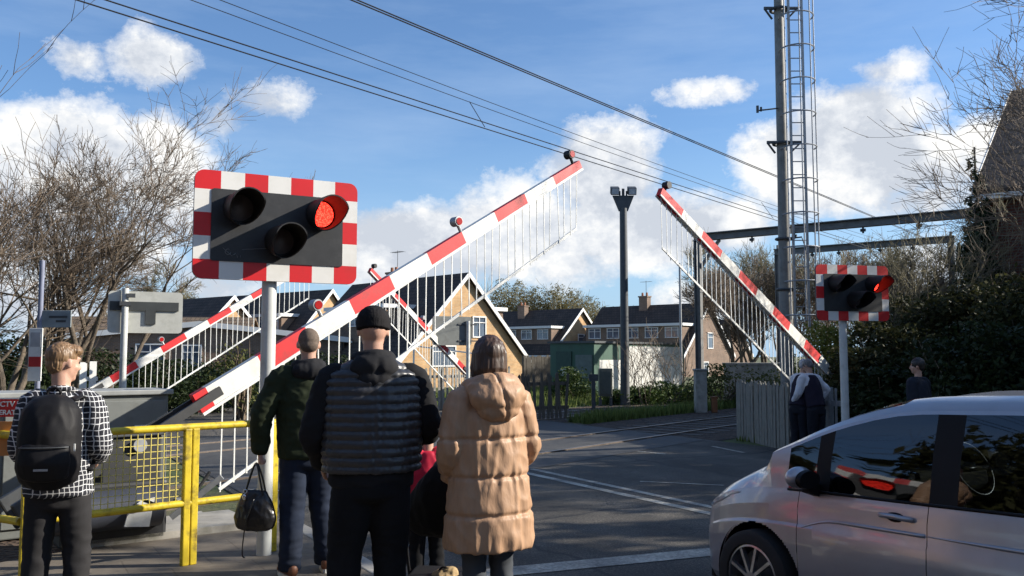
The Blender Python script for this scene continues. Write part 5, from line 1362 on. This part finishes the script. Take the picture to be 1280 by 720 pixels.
def shoes(b, J, m, ms=None, name='shoe', dirs=None):
    for q in (-1, 1):
        mb = MB(); d = V3((q * .22, 1, 0)).normalized() if not dirs else V3(dirs[q]).normalized()
        a = J['an'][q]; a0 = V3((a.x, a.y, a.z - .085))
        shoe(mb, None, at_=a0 + V3((0, 0, .012)), dirv=d)
        s_ = remesh(mb, name, m, b, .007, 3)
        so_ = MB(); out = []
        for t in range(20):
            an = 2 * math.pi * t / 20; y = math.sin(an); x = math.cos(an)
            out.append(a0 + d * (.052 + .145 * y) + V3((d.y, -d.x, 0)) * x * (.048 - .008 * (y < 0)))
        so_.prism(out, (0, 0, .028)); so_.build('sole', ms or M_rubber, s_)
def sleeve(mb, J, q, r, cuff=.0, k2=None):
    k = J['k']; sh, el, wr = J['sh'][q], J['el'][q], J['wr'][q]
    e2 = wr.lerp(el, cuff)
    pts, rad = dense([sh - V3((q * .07 * k, 0, .0)), sh + V3((q * .005, 0, -.005)), sh.lerp(el, .5), el, el.lerp(e2, .5), e2], [r[0] * 1.0, r[0], r[1], r[2], r[3], r[4]], 3)
    mb.tube(pts, rad, 16, dome=.5)
def torso(mb, J, rows, hem=None):
    """rows: (z fraction of H, half width, half depth, y shift)"""
    k = J['k']; pts = []; rad = []
    for (z, w_, d_, y) in rows:
        f_ = max(0, min(1, (z - .93) / (1.5 - .93)))
        pts.append(V3((J['neck'].x * f_, J['neck'].y * f_ + y, z * k))); rad.append((w_ * k, d_ * k))
    p, r = dense(pts, rad, 4); mb.tube(p, r, 28, side=(1, 0, 0), cap=True)
def rowsine(z, z0, pitch):
    f_ = ((z - z0) / pitch) % 1.0
    return abs(math.sin(math.pi * f_)) ** .55

# ---- 1. man in the black quilted gilet -----------------------------------------------------
face_rz = R(16)
c_black = cloth('black_jersey', (.013, .013, .0145), .9); c_gilet = cloth('charcoal_nylon', (.038, .038, .041), .38, bmp=.1, bscale=90, spec=.5); c_tr = cloth('black_trousers', (.010, .010, .011), .95); c_char = cloth('charcoal_hood', (.018, .018, .020))
loc = XZ(462, 4.98, .1)
b, J = human('heavy man seen from behind in black beanie and quilted charcoal gilet over black sleeves', loc, R(14), 1.86, sw=.225, stance=.135, head=(-4, -10, 0),
    arms={-1: ((-.085, .01, -.30), (-.03, .16, -.48)), 1: ((.085, .01, -.28), (.03, .20, -.36))}, curl=40, legs={-1: ((-.135, .02, .5), (-.15, 0, .085)), 1: ((.105, .02, .5), (.095, 0, .085))})
mb = MB()
torso(mb, J, [(.93, .262, .175, 0), (1.05, .272, .185, 0), (1.2, .278, .18, 0), (1.32, .275, .17, 0), (1.41, .272, .150, -.005), (1.455, .245, .135, -.005), (1.50, .17, .110, -.005), (1.54, .095, .085, 0)])
z0 = .96
def gil(c, n):
    if c.z > 1.56: return 0
    r = rowsine(c.z + .006 * noise.noise(V3((c.x * 7, c.y * 7, 0))), z0, .0475)
    mid = 1 - .55 * math.exp(-(c.x / .012) ** 2) if c.y < 0 else 1
    pk = noise.noise(V3((c.x * 38, c.y * 38, c.z * 14)))
    seam = math.exp(-(c.x / .05) ** 2)
    return .0145 * (r - .6) * mid * (1 + .5 * noise.noise(V3((c.x * 6, c.y * 6, c.z * 9)))) + .008 * (1 - r) * pk + .0035 * pk * seam + .0025 * pk - .003
g = remesh(mb, 'gilet', c_gilet, b, .0075, 2, gil)
mb = MB()
for q in (-1, 1): sleeve(mb, J, q, [.066, .078, .072, .064, .05], .05)
def slv(c, n): return wrinkle(.007, 8, (1, 1, 1.4))(c, n)
remesh(mb, 'sleeves', c_black, b, .011, 3, slv)
mb = MB(); torso(mb, J, [(.86, .222, .150, 0), (.93, .228, .158, 0), (1.02, .22, .15, 0)]); remesh(mb, 'sweater_hem', c_black, b, .011, 3, wrinkle(.006, 7, (1, 1, 2)))
mb = MB(); hz = J['neck'].z
mb.ell((0, -.095, hz - .01), (.135, .075, .075), rot3('X', -12)); mb.ell((.0, -.11, hz - .075), (.10, .06, .06)); mb.ring((0, -.01, hz + .035), (0, .15, 1), .088, .038, 24, 10)
remesh(mb, 'hood', c_char, b, .008, 3, lambda c, n: .005 * (1 - 2 * abs(fbm(c, 10))) - .012 * math.exp(-((c.x - .015) / .02) ** 2 - ((c.z - hz + .02) / .05) ** 2) * (c.y < -.1))
T, Rm, kk = J['T'], J['Rm'], J['k']
mb = MB(); mb.ell(T(0, -.014, .048), (.092 * kk, .109 * kk, .088 * kk), Rm, 24, 16); mb.tube([T(0, -.012, .0), T(0, -.012, .045)], [(.090 * kk, .106 * kk), (.094 * kk, .110 * kk)], 28, side=tuple(Rm @ V3((1, 0, 0))))
remesh(mb, 'beanie', cloth('black_knit', (.012, .011, .012), bmp=.8, bscale=300), b, .006, 2, lambda c, n: .0016 * math.sin(math.atan2(c.x, c.y) * 60))
trousers(b, J, c_tr, w=(.120, .092, .076), seat=(.21, .155)); shoes(b, J, M_black)

# ---- 2. woman in the tan padded coat --------------------------------------------------------
tan = mat('tan_coat', (.43, .26, .155), .5, var=.08, scale=5, bmp=.35, bscale=2.2, bd=.02, spec=.3, stretch=(9, 9, 3))
loc = XZ(611, 4.92, .1)
b, J = human('woman seen from behind with brown hair and long tan hooded padded coat', loc, R(26), 1.70, sw=.175, stance=.085, head=(-8, -4, 0), thin=.85,
    arms={-1: ((-.075, -.01, -.28), (-.02, .12, -.44)), 1: ((.075, .0, -.28), (.03, .13, -.43))}, curl=30)
mb = MB()
torso(mb, J, [(.60, .262, .20, -.0), (.70, .262, .20, -.0), (.85, .25, .185, 0), (1.0, .235, .165, 0), (1.2, .222, .15, 0), (1.33, .215, .145, 0), (1.42, .185, .12, 0), (1.48, .12, .095, 0), (1.52, .08, .08, 0)])
for q in (-1, 1): sleeve(mb, J, q, [.082, .078, .068, .060, .048], .06)
seams = [z_ * J['k'] for z_ in (.80, 1.01, 1.225)]
def coat(c, n):
    a = abs(c.x) < .235 or abs(c.z) < 1.0
    r = 0
    for z_ in seams:
        zz = z_ + .004 * noise.noise(V3((c.x * 9, 0, 3)))
        r += math.exp(-((c.z - zz) / .011) ** 2)
    pouf = 0
    zs = [.60 * J['k']] + seams + [1.43 * J['k']]
    for a_, b_ in zip(zs, zs[1:]):
        if a_ < c.z <= b_: pouf = math.sin(math.pi * (c.z - a_) / (b_ - a_)) ** .6
    # vertical drag folds, strongest near seams
    f1 = noise.noise(V3((c.x * 17, c.y * 17, c.z * 4.2))); f2 = noise.noise(V3((c.x * 34 + 3, c.y * 34, c.z * 9)))
    near = max([math.exp(-((c.z - z_) / .055) ** 2) for z_ in seams + [.60]])
    slant = noise.noise(V3((c.x * 9 + c.z * 6, c.y * 9, c.z * 7)))
    return .007 * (pouf - .6) - .011 * min(1, r) + (.0035 + .0065 * near) * (1 - 2.4 * abs(f1)) + .002 * f2 + .006 * (1 - 2 * abs(slant))
ct = remesh(mb, 'coat', tan, b, .0085, 2, coat)
mb = MB(); hz = J['neck'].z
mb.ell((.0, -.115, hz - .035), (.165, .095, .095), rot3('X', -8), 24, 16); mb.ell((0, -.12, hz - .10), (.12, .07, .075)); mb.ring((0, -.01, hz + .01), (0, .3, 1), .115, .052, 28, 12)
mb.ell((-.085, -.07, hz + .0), (.08, .09, .065)); mb.ell((.085, -.07, hz + .0), (.08, .09, .065))
remesh(mb, 'hood', tan, ct, .0075, 3, lambda c, n: .0065 * (1 - 2.2 * abs(noise.noise(V3((c.x * 12, c.y * 9, c.z * 12 + c.x * 5))))) + .003 * fbm(c, 30) - .010 * math.exp(-((c.x + .01 + .25 * (c.z - hz)) / .009) ** 2) * (c.y < -.05))
T, Rm, kk = J['T'], J['Rm'], J['k']
mb = MB(); mb.ell(T(0, -.018, .022), (.096 * kk, .112 * kk, .112 * kk), Rm, 24, 16); mb.tube([T(0, -.03, .02), T(0, -.045, -.08), T(0, -.05, -.14)], [(.095, .088), (.094, .08), (.075, .055)], 24, side=(1, 0, 0), dome=.3)
mb.tube([T(.055, .0, .03), T(.082, .005, -.06), T(.08, -.01, -.14)], [.04, .032, .025], 12, dome=1); mb.tube([T(-.055, .0, .03), T(-.082, .005, -.06), T(-.08, -.01, -.14)], [.04, .032, .025], 12, dome=1)
def strands(c, n): return .0045 * noise.noise(V3((c.x * 85, c.y * 85, c.z * 5))) + .004 * noise.noise(V3((c.x * 30, c.y * 30, c.z * 3)))
remesh(mb, 'hair', hairmat('brown_hair', (.060, .032, .019)), b, .0055, 2, strands)
trousers(b, J, cloth('grey_jeans', (.06, .066, .075)), w=(.092, .066, .058), seat=(.165, .12))
for q in (-1, 1):
    mb = MB(); a = J['an'][q]
    mb.tube([a + V3((0, -.005, .20)), a + V3((0, -.005, .08)), a + V3((0, 0, -.02))], [(.066, .07), (.058, .064), (.05, .056)], 16, side=(1, 0, 0)); shoe(mb, None, at_=V3((a.x, a.y, a.z - .075)), dirv=V3((q * .2, 1, 0)).normalized())
    remesh(mb, 'boot', mat('black_leather', (.012, .012, .012), .4), b, .008, 3, wrinkle(.002, 16))
# ---- 3. blond boy ---------------------------------------------------------------------------
def check_mat():
    m, nt, b_ = nodes_of('checked_shirt'); s_ = sepxyz(nt, objco(nt))
    hx = mathn(nt, 'ADD', s_[0], mathn(nt, 'MULTIPLY', s_[1], .8)); wv = mathn(nt, 'MULTIPLY', nz(nt, objco(nt), 5, 2), .06)
    P_ = .030
    def line(src): return mathn(nt, 'LESS_THAN', mathn(nt, 'FRACT', mathn(nt, 'DIVIDE', mathn(nt, 'ADD', mathn(nt, 'ADD', src, wv), 5.), P_)), .15)
    k_ = mathn(nt, 'MAXIMUM', line(hx), line(s_[2]))
    nt.links.new(mixrgb(nt, k_, (.014, .015, .022), (.62, .62, .62)), b_.inputs['Base Color']); b_.inputs['Roughness'].default_value = .85
    return m
M_check = check_mat()
loc = XZ(66, 5.2, .1)
b, J = human('blond boy in black and white checked shirt and black jeans looking to the right', loc, R(14), 1.665, sw=.165, stance=.115, head=(-48, -6, 0), thin=.85, hs=1.03,
    arms={-1: ((-.05, -.03, -.27), (.02, .10, -.42)), 1: ((.075, -.03, -.27), (.03, .13, -.36)), ('curl', 1): 35})
mb = MB()
torso(mb, J, [(.87, .195, .14, 0), (.95, .195, .14, 0), (1.1, .18, .13, 0), (1.3, .19, .13, 0), (1.41, .17, .105, 0), (1.475, .10, .08, 0), (1.51, .07, .072, 0)])
for q in (-1, 1): sleeve(mb, J, q, [.072, .068, .062, .055, .043], .04)
remesh(mb, 'checked_shirt', M_check, b, .009, 3, wrinkle(.008, 8, (1, 1, .8)))
MB().ring((0, 0, J['neck'].z + .012), (0, .25, 1), .066, .017, 20, 8).build('collar', M_check, b, smooth=True)
trousers(b, J, cloth('faded_black_jeans', (.024, .023, .024)), w=(.098, .080, .068), seat=(.165, .12)); shoes(b, J, mat('black_trainer', (.02, .02, .02), .6), M_paint)
T, Rm, kk = J['T'], J['Rm'], J['k']; sc = kk * 1.03
mb = MB(); mb.ell(T(0, -.022, .042), (.083 * sc, .094 * sc, .088 * sc), Rm, 24, 16); mb.ell(T(0, -.05, -.005), (.068 * sc, .056 * sc, .068 * sc), Rm, 20, 14); mb.ell(T(.01, .035, .078), (.07 * sc, .06 * sc, .042 * sc), Rm, 20, 14)
remesh(mb, 'hair', hairmat('blond_hair', (.20, .12, .062)), b, .0045, 2, lambda c, n: .003 * noise.noise(V3((c.x * 90, c.y * 90, c.z * 14))) + .003 * noise.noise(V3((c.x * 160, c.y * 160, c.z * 22))))
for q in (-1, 1): MB().ell(T(q * .030, .0785, .010), (.009, .005, .0045), Rm, 10, 6).build('eye', mat('eye_dark', (.05, .03, .02), .2, bmp=0), b, smooth=True)
# backpack
bpk = thing('backpack', 'black backpack worn by the blond boy', 'backpack', loc + Matrix.Rotation(R(14), 3, 'Z') @ V3((0, -.125, .0)), R(14))
k = J['k']; M_bag = cloth('bag_nylon', (.009, .0085, .0095), .6, bmp=.3)
mb = MB(); mb.tube(*dense([(0, -.10, .99 * k), (0, -.125, 1.08 * k), (0, -.125, 1.25 * k), (0, -.10, 1.40 * k), (0, -.07, 1.46 * k)], [(.14, .09), (.16, .12), (.16, .12), (.145, .10), (.09, .05)], 4), 28, side=(1, 0, 0), dome=.4)
remesh(mb, 'body', M_bag, bpk, .009, 4, wrinkle(.006, 8))
mb = MB(); mb.tube(*dense([(0, -.205, 1.02 * k), (0, -.225, 1.10 * k), (0, -.215, 1.20 * k)], [(.12, .045), (.13, .055), (.12, .04)], 4), 24, side=(1, 0, 0), dome=.4); pk = remesh(mb, 'front_pocket', M_bag, bpk, .008, 3, wrinkle(.004, 10))
MB().tube([V3((.125 * math.cos(R(a)), -.225 - .045 * math.sin(R(a)) - .0, 1.195 * k - .0)) for a in range(10, 171, 16)], .004, 6).build('zip', M_dkmetal, pk, smooth=True)
MB().box((.0, -.283, 1.07 * k), (.07, .004, .012)).build('reflective_tab', M_galv, pk)
MB().box((.150, -.215, 1.19 * k), (.008, .008, .04)).build('zip_pull', M_paint, pk)
for q in (-1, 1):
    MB().tube(*dense([(q * .085, -.03, 1.46 * k), (q * .115, .05, 1.475 * k), (q * .13, .145, 1.42 * k), (q * .13, .25, 1.30 * k), (q * .15, .22, 1.12 * k), (q * .17, .06, 1.02 * k)], [(.03, .009)] * 6, 4), 10, side=(1, 0, 0)).build('strap', M_bag, bpk, smooth=True)
MB().ring((0, -.06, 1.50 * k), (0, 1, 0), .035, .008, 14, 6, (0, 360)).build('grab_loop', M_bag, bpk, smooth=True)
# ---- 4. shaven-headed man in the green jacket -------------------------------------------------
loc = XZ(381, 6.62, .1); c_green = cloth('dark_green_jacket', (.020, .027, .012), .8); rz4 = R(22)
b, J = human('shaven headed man in dark green hooded jacket and blue jeans standing beside the signal post', loc, rz4, 1.80, sw=.20, stance=.10, head=(-4, -8, 0), curl=62,
    arms={-1: ((-.13, .0, -.27), (-.13, .03, -.53)), 1: ((.06, -.02, -.3), (.02, .12, -.50)), ('curl', -1): 68, ('dir', -1): (0, .1, -1), ('palm', -1): (1, 0, 0)}, legs={-1: ((-.10, .0, .5), (-.115, -.03, .085)), 1: ((.12, .06, .5), (.17, .10, .085))})
mb = MB(); torso(mb, J, [(.86, .205, .15, 0), (.95, .21, .155, 0), (1.1, .215, .155, 0), (1.3, .22, .15, 0), (1.41, .20, .13, 0), (1.475, .13, .10, 0), (1.52, .08, .08, 0)])
for q in (-1, 1): sleeve(mb, J, q, [.085, .082, .075, .066, .052], .04)
jk = remesh(mb, 'jacket', c_green, b, .010, 3, wrinkle(.010, 7, (1, 1, 1.3)))
mb = MB(); hz = J['neck'].z
mb.ell((0, -.09, hz - .01), (.13, .075, .07), rot3('X', -12)); mb.ring((0, -.01, hz + .03), (0, .15, 1), .09, .035, 24, 10)
remesh(mb, 'hood', c_char, jk, .009, 3, wrinkle(.007, 11))
T, Rm, kk = J['T'], J['Rm'], J['k']
mb = MB(); mb.ell(T(0, -.014, .030), (.0785 * kk, .0955 * kk, .092 * kk), Rm, 24, 16); mb.ell(T(0, -.045, -.01), (.068 * kk, .062 * kk, .06 * kk), Rm, 20, 12)
remesh(mb, 'hair', mat('cropped_hair', (.13, .095, .07), .8, var=.3, scale=60, bmp=.8, bscale=700), b, .006, 2)
trousers(b, J, cloth('blue_jeans', (.016, .023, .042), var=.3, scale=5), w=(.108, .09, .078), seat=(.185, .14)); shoes(b, J, mat('brown_shoe', (.20, .08, .04), .5), M_paint)
hw_ = loc + Matrix.Rotation(rz4, 3, 'Z') @ (J['wr'][-1] + V3((0, .01, -.085)))
hb = thing('handbag', 'black leather handbag hanging from the hand of the man in the green jacket', 'handbag', hw_ - V3((.02, .02, .32)), R(-10))
mb = MB(); mb.tube(*dense([(0, 0, -.13), (0, 0, -.06), (0, 0, .04), (0, 0, .12)], [(.14, .06), (.155, .075), (.13, .06), (.085, .03)], 4), 26, side=(1, 0, 0), dome=.4)
remesh(mb, 'body', mat('bag_leather', (.012, .012, .013), .28, bmp=.2), hb, .007, 3, wrinkle(.007, 12))
MB().tube(*dense([(-.08, 0, .10), (-.05, 0, .22), (0, 0, .325), (.05, 0, .22), (.08, 0, .10)], [.007] * 5, 5), 8).tube(*dense([(-.07, -.03, .10), (-.04, -.02, .21), (0, -.005, .325), (.04, -.02, .21), (.07, -.03, .10)], [.007] * 5, 5), 8).build('handle', mat('bag_leather', (.012, .012, .013), .28), hb, smooth=True)
MB().ell((-.055, -.07, .09), (.014, .008, .022)).ring((-.05, -.065, .13), (0, 1, 0), .014, .003, 12, 5).build('charm', M_chrome, hb, smooth=True)
MB().tube(*dense([(.02, -.07, .08), (-.03, -.09, -.10), (-.06, -.07, -.30), (-.05, -.05, -.34)], [.005] * 4, 5), 6).build('dangling_strap', mat('bag_leather', (.012, .012, .013), .28), hb, smooth=True)
# ---- 5. child in red --------------------------------------------------------------------------
loc = XZ(533, 5.95, .1)
b, J = human('small child in red coat half hidden behind the pushchair and the heavy man', loc, R(10), 1.17, sw=.165, stance=.1, head=(0, -8, 0), vox=.008, arms={1: ((.06, .02, -.24), (.08, .18, -.36)), -1: ((-.05, .0, -.26), (-.02, .1, -.46))})
mb = MB(); torso(mb, J, [(.78, .24, .17, 0), (.95, .22, .16, 0), (1.1, .205, .15, 0), (1.3, .20, .14, 0), (1.41, .18, .12, 0), (1.49, .09, .09, 0)])
for q in (-1, 1): sleeve(mb, J, q, [.07, .065, .06, .055, .045], .04)
remesh(mb, 'coat', cloth('red_coat', (.52, .02, .05), .6), b, .010, 3, wrinkle(.007, 10))
T, Rm, kk = J['T'], J['Rm'], J['k'] * 1.12
mb = MB(); mb.ell(T(0, -.018, .022), (.090 * kk, .105 * kk, .105 * kk), Rm, 24, 16); remesh(mb, 'hair', hairmat('brown_hair', (.060, .032, .019)), b, .006, 2, strands)
trousers(b, J, c_tr, w=(.095, .075, .065)); shoes(b, J, M_black)
# ---- pushchair ----------------------------------------------------------------------------------
ps = thing('pushchair', 'black pushchair with chrome legs between the heavy man and the woman', 'pushchair', XZ(551, 5.42, .1), R(-6))
M_psf = cloth('pushchair_fabric', (.010, .010, .011), .75)
mb = MB(); mb.tube(*dense([(-.04, .02, .60), (-.02, -.06, .68), (.04, -.12, .79), (.08, -.11, .89), (.09, .0, .95)], [(.18, .10), (.18, .14), (.16, .13), (.13, .10), (.11, .06)], 4), 24, side=(1, 0, 0), dome=.5)
remesh(mb, 'seat', M_psf, ps, .011, 4, wrinkle(.009, 8))
fm = MB()
for q in (-1, 1):
    fm.tube(*dense([(q * .23, .25, .10), (q * .22, .02, .50), (q * .19, -.13, .90), (q * .16, -.20, .98)], [.011] * 4, 5), 8)
[fm.tube([(q * .16, -.20, .98), (q * .155, -.26, 1.0)], .017, 10) for q in (-1, 1)]; fm.build('frame', mat('frame_gloss', (.05, .05, .055), .25, .6, bmp=0), ps, smooth=True)
for q in (-1, 1):
    MB().tube([(q * .215, -.03, .50), (q * .215, -.22, .10)], .012, 10).build('leg', M_chrome, ps, smooth=40)
    MB().tube([(q * .215, -.05, .48), (q * .215, -.01, .55)], .022, 10).build('hinge', M_seal, ps, smooth=40)
    for y in (-.22, .27):
        w_ = MB().ring((q * .215 + .0, y, .085), (1, 0, 0), .072, .014, 24, 8).build('wheel', M_rubber, ps, smooth=True)
        MB().tube([(q * .215 - .008, y, .085), (q * .215 + .008, y, .085)], .05, 14).build('rim', M_galv, w_)
MB().tube([(-.215, -.20, .14), (.215, -.20, .14)], .010, 8).build('axle', M_seal, ps)
bk = MB(); bk.prism([(-.19, -.20, .17), (.19, -.20, .17), (.20, -.20, .30), (-.20, -.20, .30)], (0, .42, 0)); bk.build('basket', M_psf, ps, bevel=.02)
sb = XZ(554, 5.0, .1); tb = thing('knotted_bag', 'small tan woolly bag in the pushchair basket', 'bag', XZ(556, 5.4, .1) + V3((0, 0, .24)))
mb = MB(); mb.ell((0, 0, .04), (.085, .07, .05)); mb.ell((.03, 0, .07), (.05, .045, .035)); remesh(mb, 'pouch', cloth('tan_wool', (.42, .30, .16), bmp=.9, bscale=120), tb, .007, 2, wrinkle(.006, 18))
MB().tube(*dense([(-.06, 0, .05), (-.01, -.02, .11), (.05, 0, .07)], [.006] * 3, 5), 6).build('cord', c_tr, tb, smooth=True)
# ---- 6/7. railway staff -------------------------------------------------------------------------
c_waist = cloth('navy_waistcoat', (.02, .016, .03)); c_shirt = cloth('white_shirt', (.68, .68, .72), .7); c_dk = cloth('navy_trousers', (.012, .013, .02))
def staff(label, loc, rz, H, armsd, headd, hairm, lean=(0, .12), waist=c_waist):
    b, J = human(label, loc, rz, H, sw=.175, stance=.09, lean=lean, head=headd, arms=armsd, vox=.010)
    mb = MB(); torso(mb, J, [(.99, .165, .125, 0), (1.1, .17, .13, 0), (1.3, .185, .13, 0), (1.41, .17, .11, 0), (1.48, .09, .08, 0), (1.52, .07, .07, 0)])
    for q in (-1, 1): sleeve(mb, J, q, [.068, .065, .062, .055, .045], .04)
    sh = remesh(mb, 'shirt', c_shirt, b, .012, 3, wrinkle(.007, 9))
    mb = MB(); torso(mb, J, [(.92, .185, .145, 0), (1.1, .182, .145, 0), (1.3, .186, .146, 0), (1.42, .145, .127, 0), (1.48, .10, .09, 0)]); remesh(mb, 'waistcoat', waist, b, .012, 3, wrinkle(.004, 9))
    trousers(b, J, c_dk); shoes(b, J, M_black)
    T, Rm, kk = J['T'], J['Rm'], J['k']
    mb = MB(); mb.ell(T(0, -.018, .030), (.086 * kk, .10 * kk, .098 * kk), Rm, 20, 14); mb.ell(T(0, -.05, -.01), (.07 * kk, .06 * kk, .06 * kk), Rm, 20, 12); remesh(mb, 'hair', hairm, b, .008, 2, strands)
    return b
staff('grey haired railway worker in dark waistcoat leaning over by the right barrier', XZ(1000, 15.2), R(-50), 1.66, {-1: ((-.05, .05, -.27), (-.02, .2, -.42)), 1: ((.05, .05, -.27), (.02, .2, -.42))}, (0, -22, 0), hairmat('grey_hair', (.42, .41, .42)), lean=(0, .16))
staff('railway worker in navy waistcoat and white shirt with a hand on the hip', XZ(1022, 15.0), R(28), 1.66, {1: ((.20, -.06, -.22), (.10, .05, -.44)), -1: ((-.05, .05, -.27), (-.02, .2, -.42)), ('dir', 1): (-.5, .5, -.3)}, (10, -30, 0), hairmat('dark_grey_hair', (.16, .15, .15)), lean=(0, .14))
# ---- 8. passer-by -------------------------------------------------------------------------------
b, J = human('dark haired passer-by in dark jacket before the hedge, face turned to the left', XZ(1152, 12.6, .0), R(38), 1.66, sw=.18, head=(28, -4, 0), vox=.010)
mb = MB(); torso(mb, J, [(.86, .20, .15, 0), (1.1, .20, .15, 0), (1.3, .205, .14, 0), (1.41, .185, .12, 0), (1.48, .11, .09, 0), (1.52, .08, .08, 0)])
for q in (-1, 1): sleeve(mb, J, q, [.075, .07, .065, .058, .048], .04)
remesh(mb, 'jacket', cloth('slate_jacket', (.02, .024, .035)), b, .012, 3, wrinkle(.008, 9))
trousers(b, J, c_dk); shoes(b, J, M_black); T, Rm, kk = J['T'], J['Rm'], J['k']
mb = MB(); mb.ell(T(0, -.022, .034), (.090 * kk, .104 * kk, .10 * kk), Rm, 20, 14); mb.ell(T(0, -.05, -.01), (.075 * kk, .065 * kk, .07 * kk), Rm, 20, 12); remesh(mb, 'hair', hairmat('black_hair', (.02, .016, .014)), b, .008, 2, strands)

for k, (x, y) in enumerate(((-11.5, 1.5), (-12.5, 5.5), (-14.5, 9.5))): LEFT.append((x, y))
# ================================================================== OFF TO THE RIGHT: trees that shade the road
def shade_tree(label, loc, r, h, n, seed, thr=.05):
    t = thing('evergreen_tree', label, 'tree', loc)
    rg = random.Random(seed)
    bl = [((rg.uniform(-.5, .5) * r, rg.uniform(-.5, .5) * r, h * rg.uniform(.35, .8)), (r * rg.uniform(.5, .75), r * rg.uniform(.5, .75), h * rg.uniform(.16, .26))) for _ in range(7)]
    leaves_mesh('crown', bl, n, .16, L_ivy, t, seed, thr=thr, mode='full')
    a, c = MB(), MB(); branches(a, c, V3((0, 0, 0)), V3((0, 0, 1)), h * .6, .22, 0, rg, maxd=2); a.build('trunk', M_bark, t, smooth=True); c.build('limbs', M_bark, t)
for k, (x, y) in enumerate(LEFT): shade_tree('unseen evergreen tree added beyond the left border, %s in the row' % ('first', 'second', 'third')[k], (x, y, 0), 2.6, 6.8, 5000, 560 + k)  # evergreens added out of view to darken the car window reflections
for k, (x, y, r, h) in enumerate(SHADE): shade_tree('evergreen garden tree beyond the right border, number by the road %s' % ('first', 'second', 'third', 'fourth', 'fifth', 'sixth', 'seventh')[k], (x, y, 0), r, h, 3300 if k == 1 else 6500, 500 + k, .16 if k == 1 else .05)
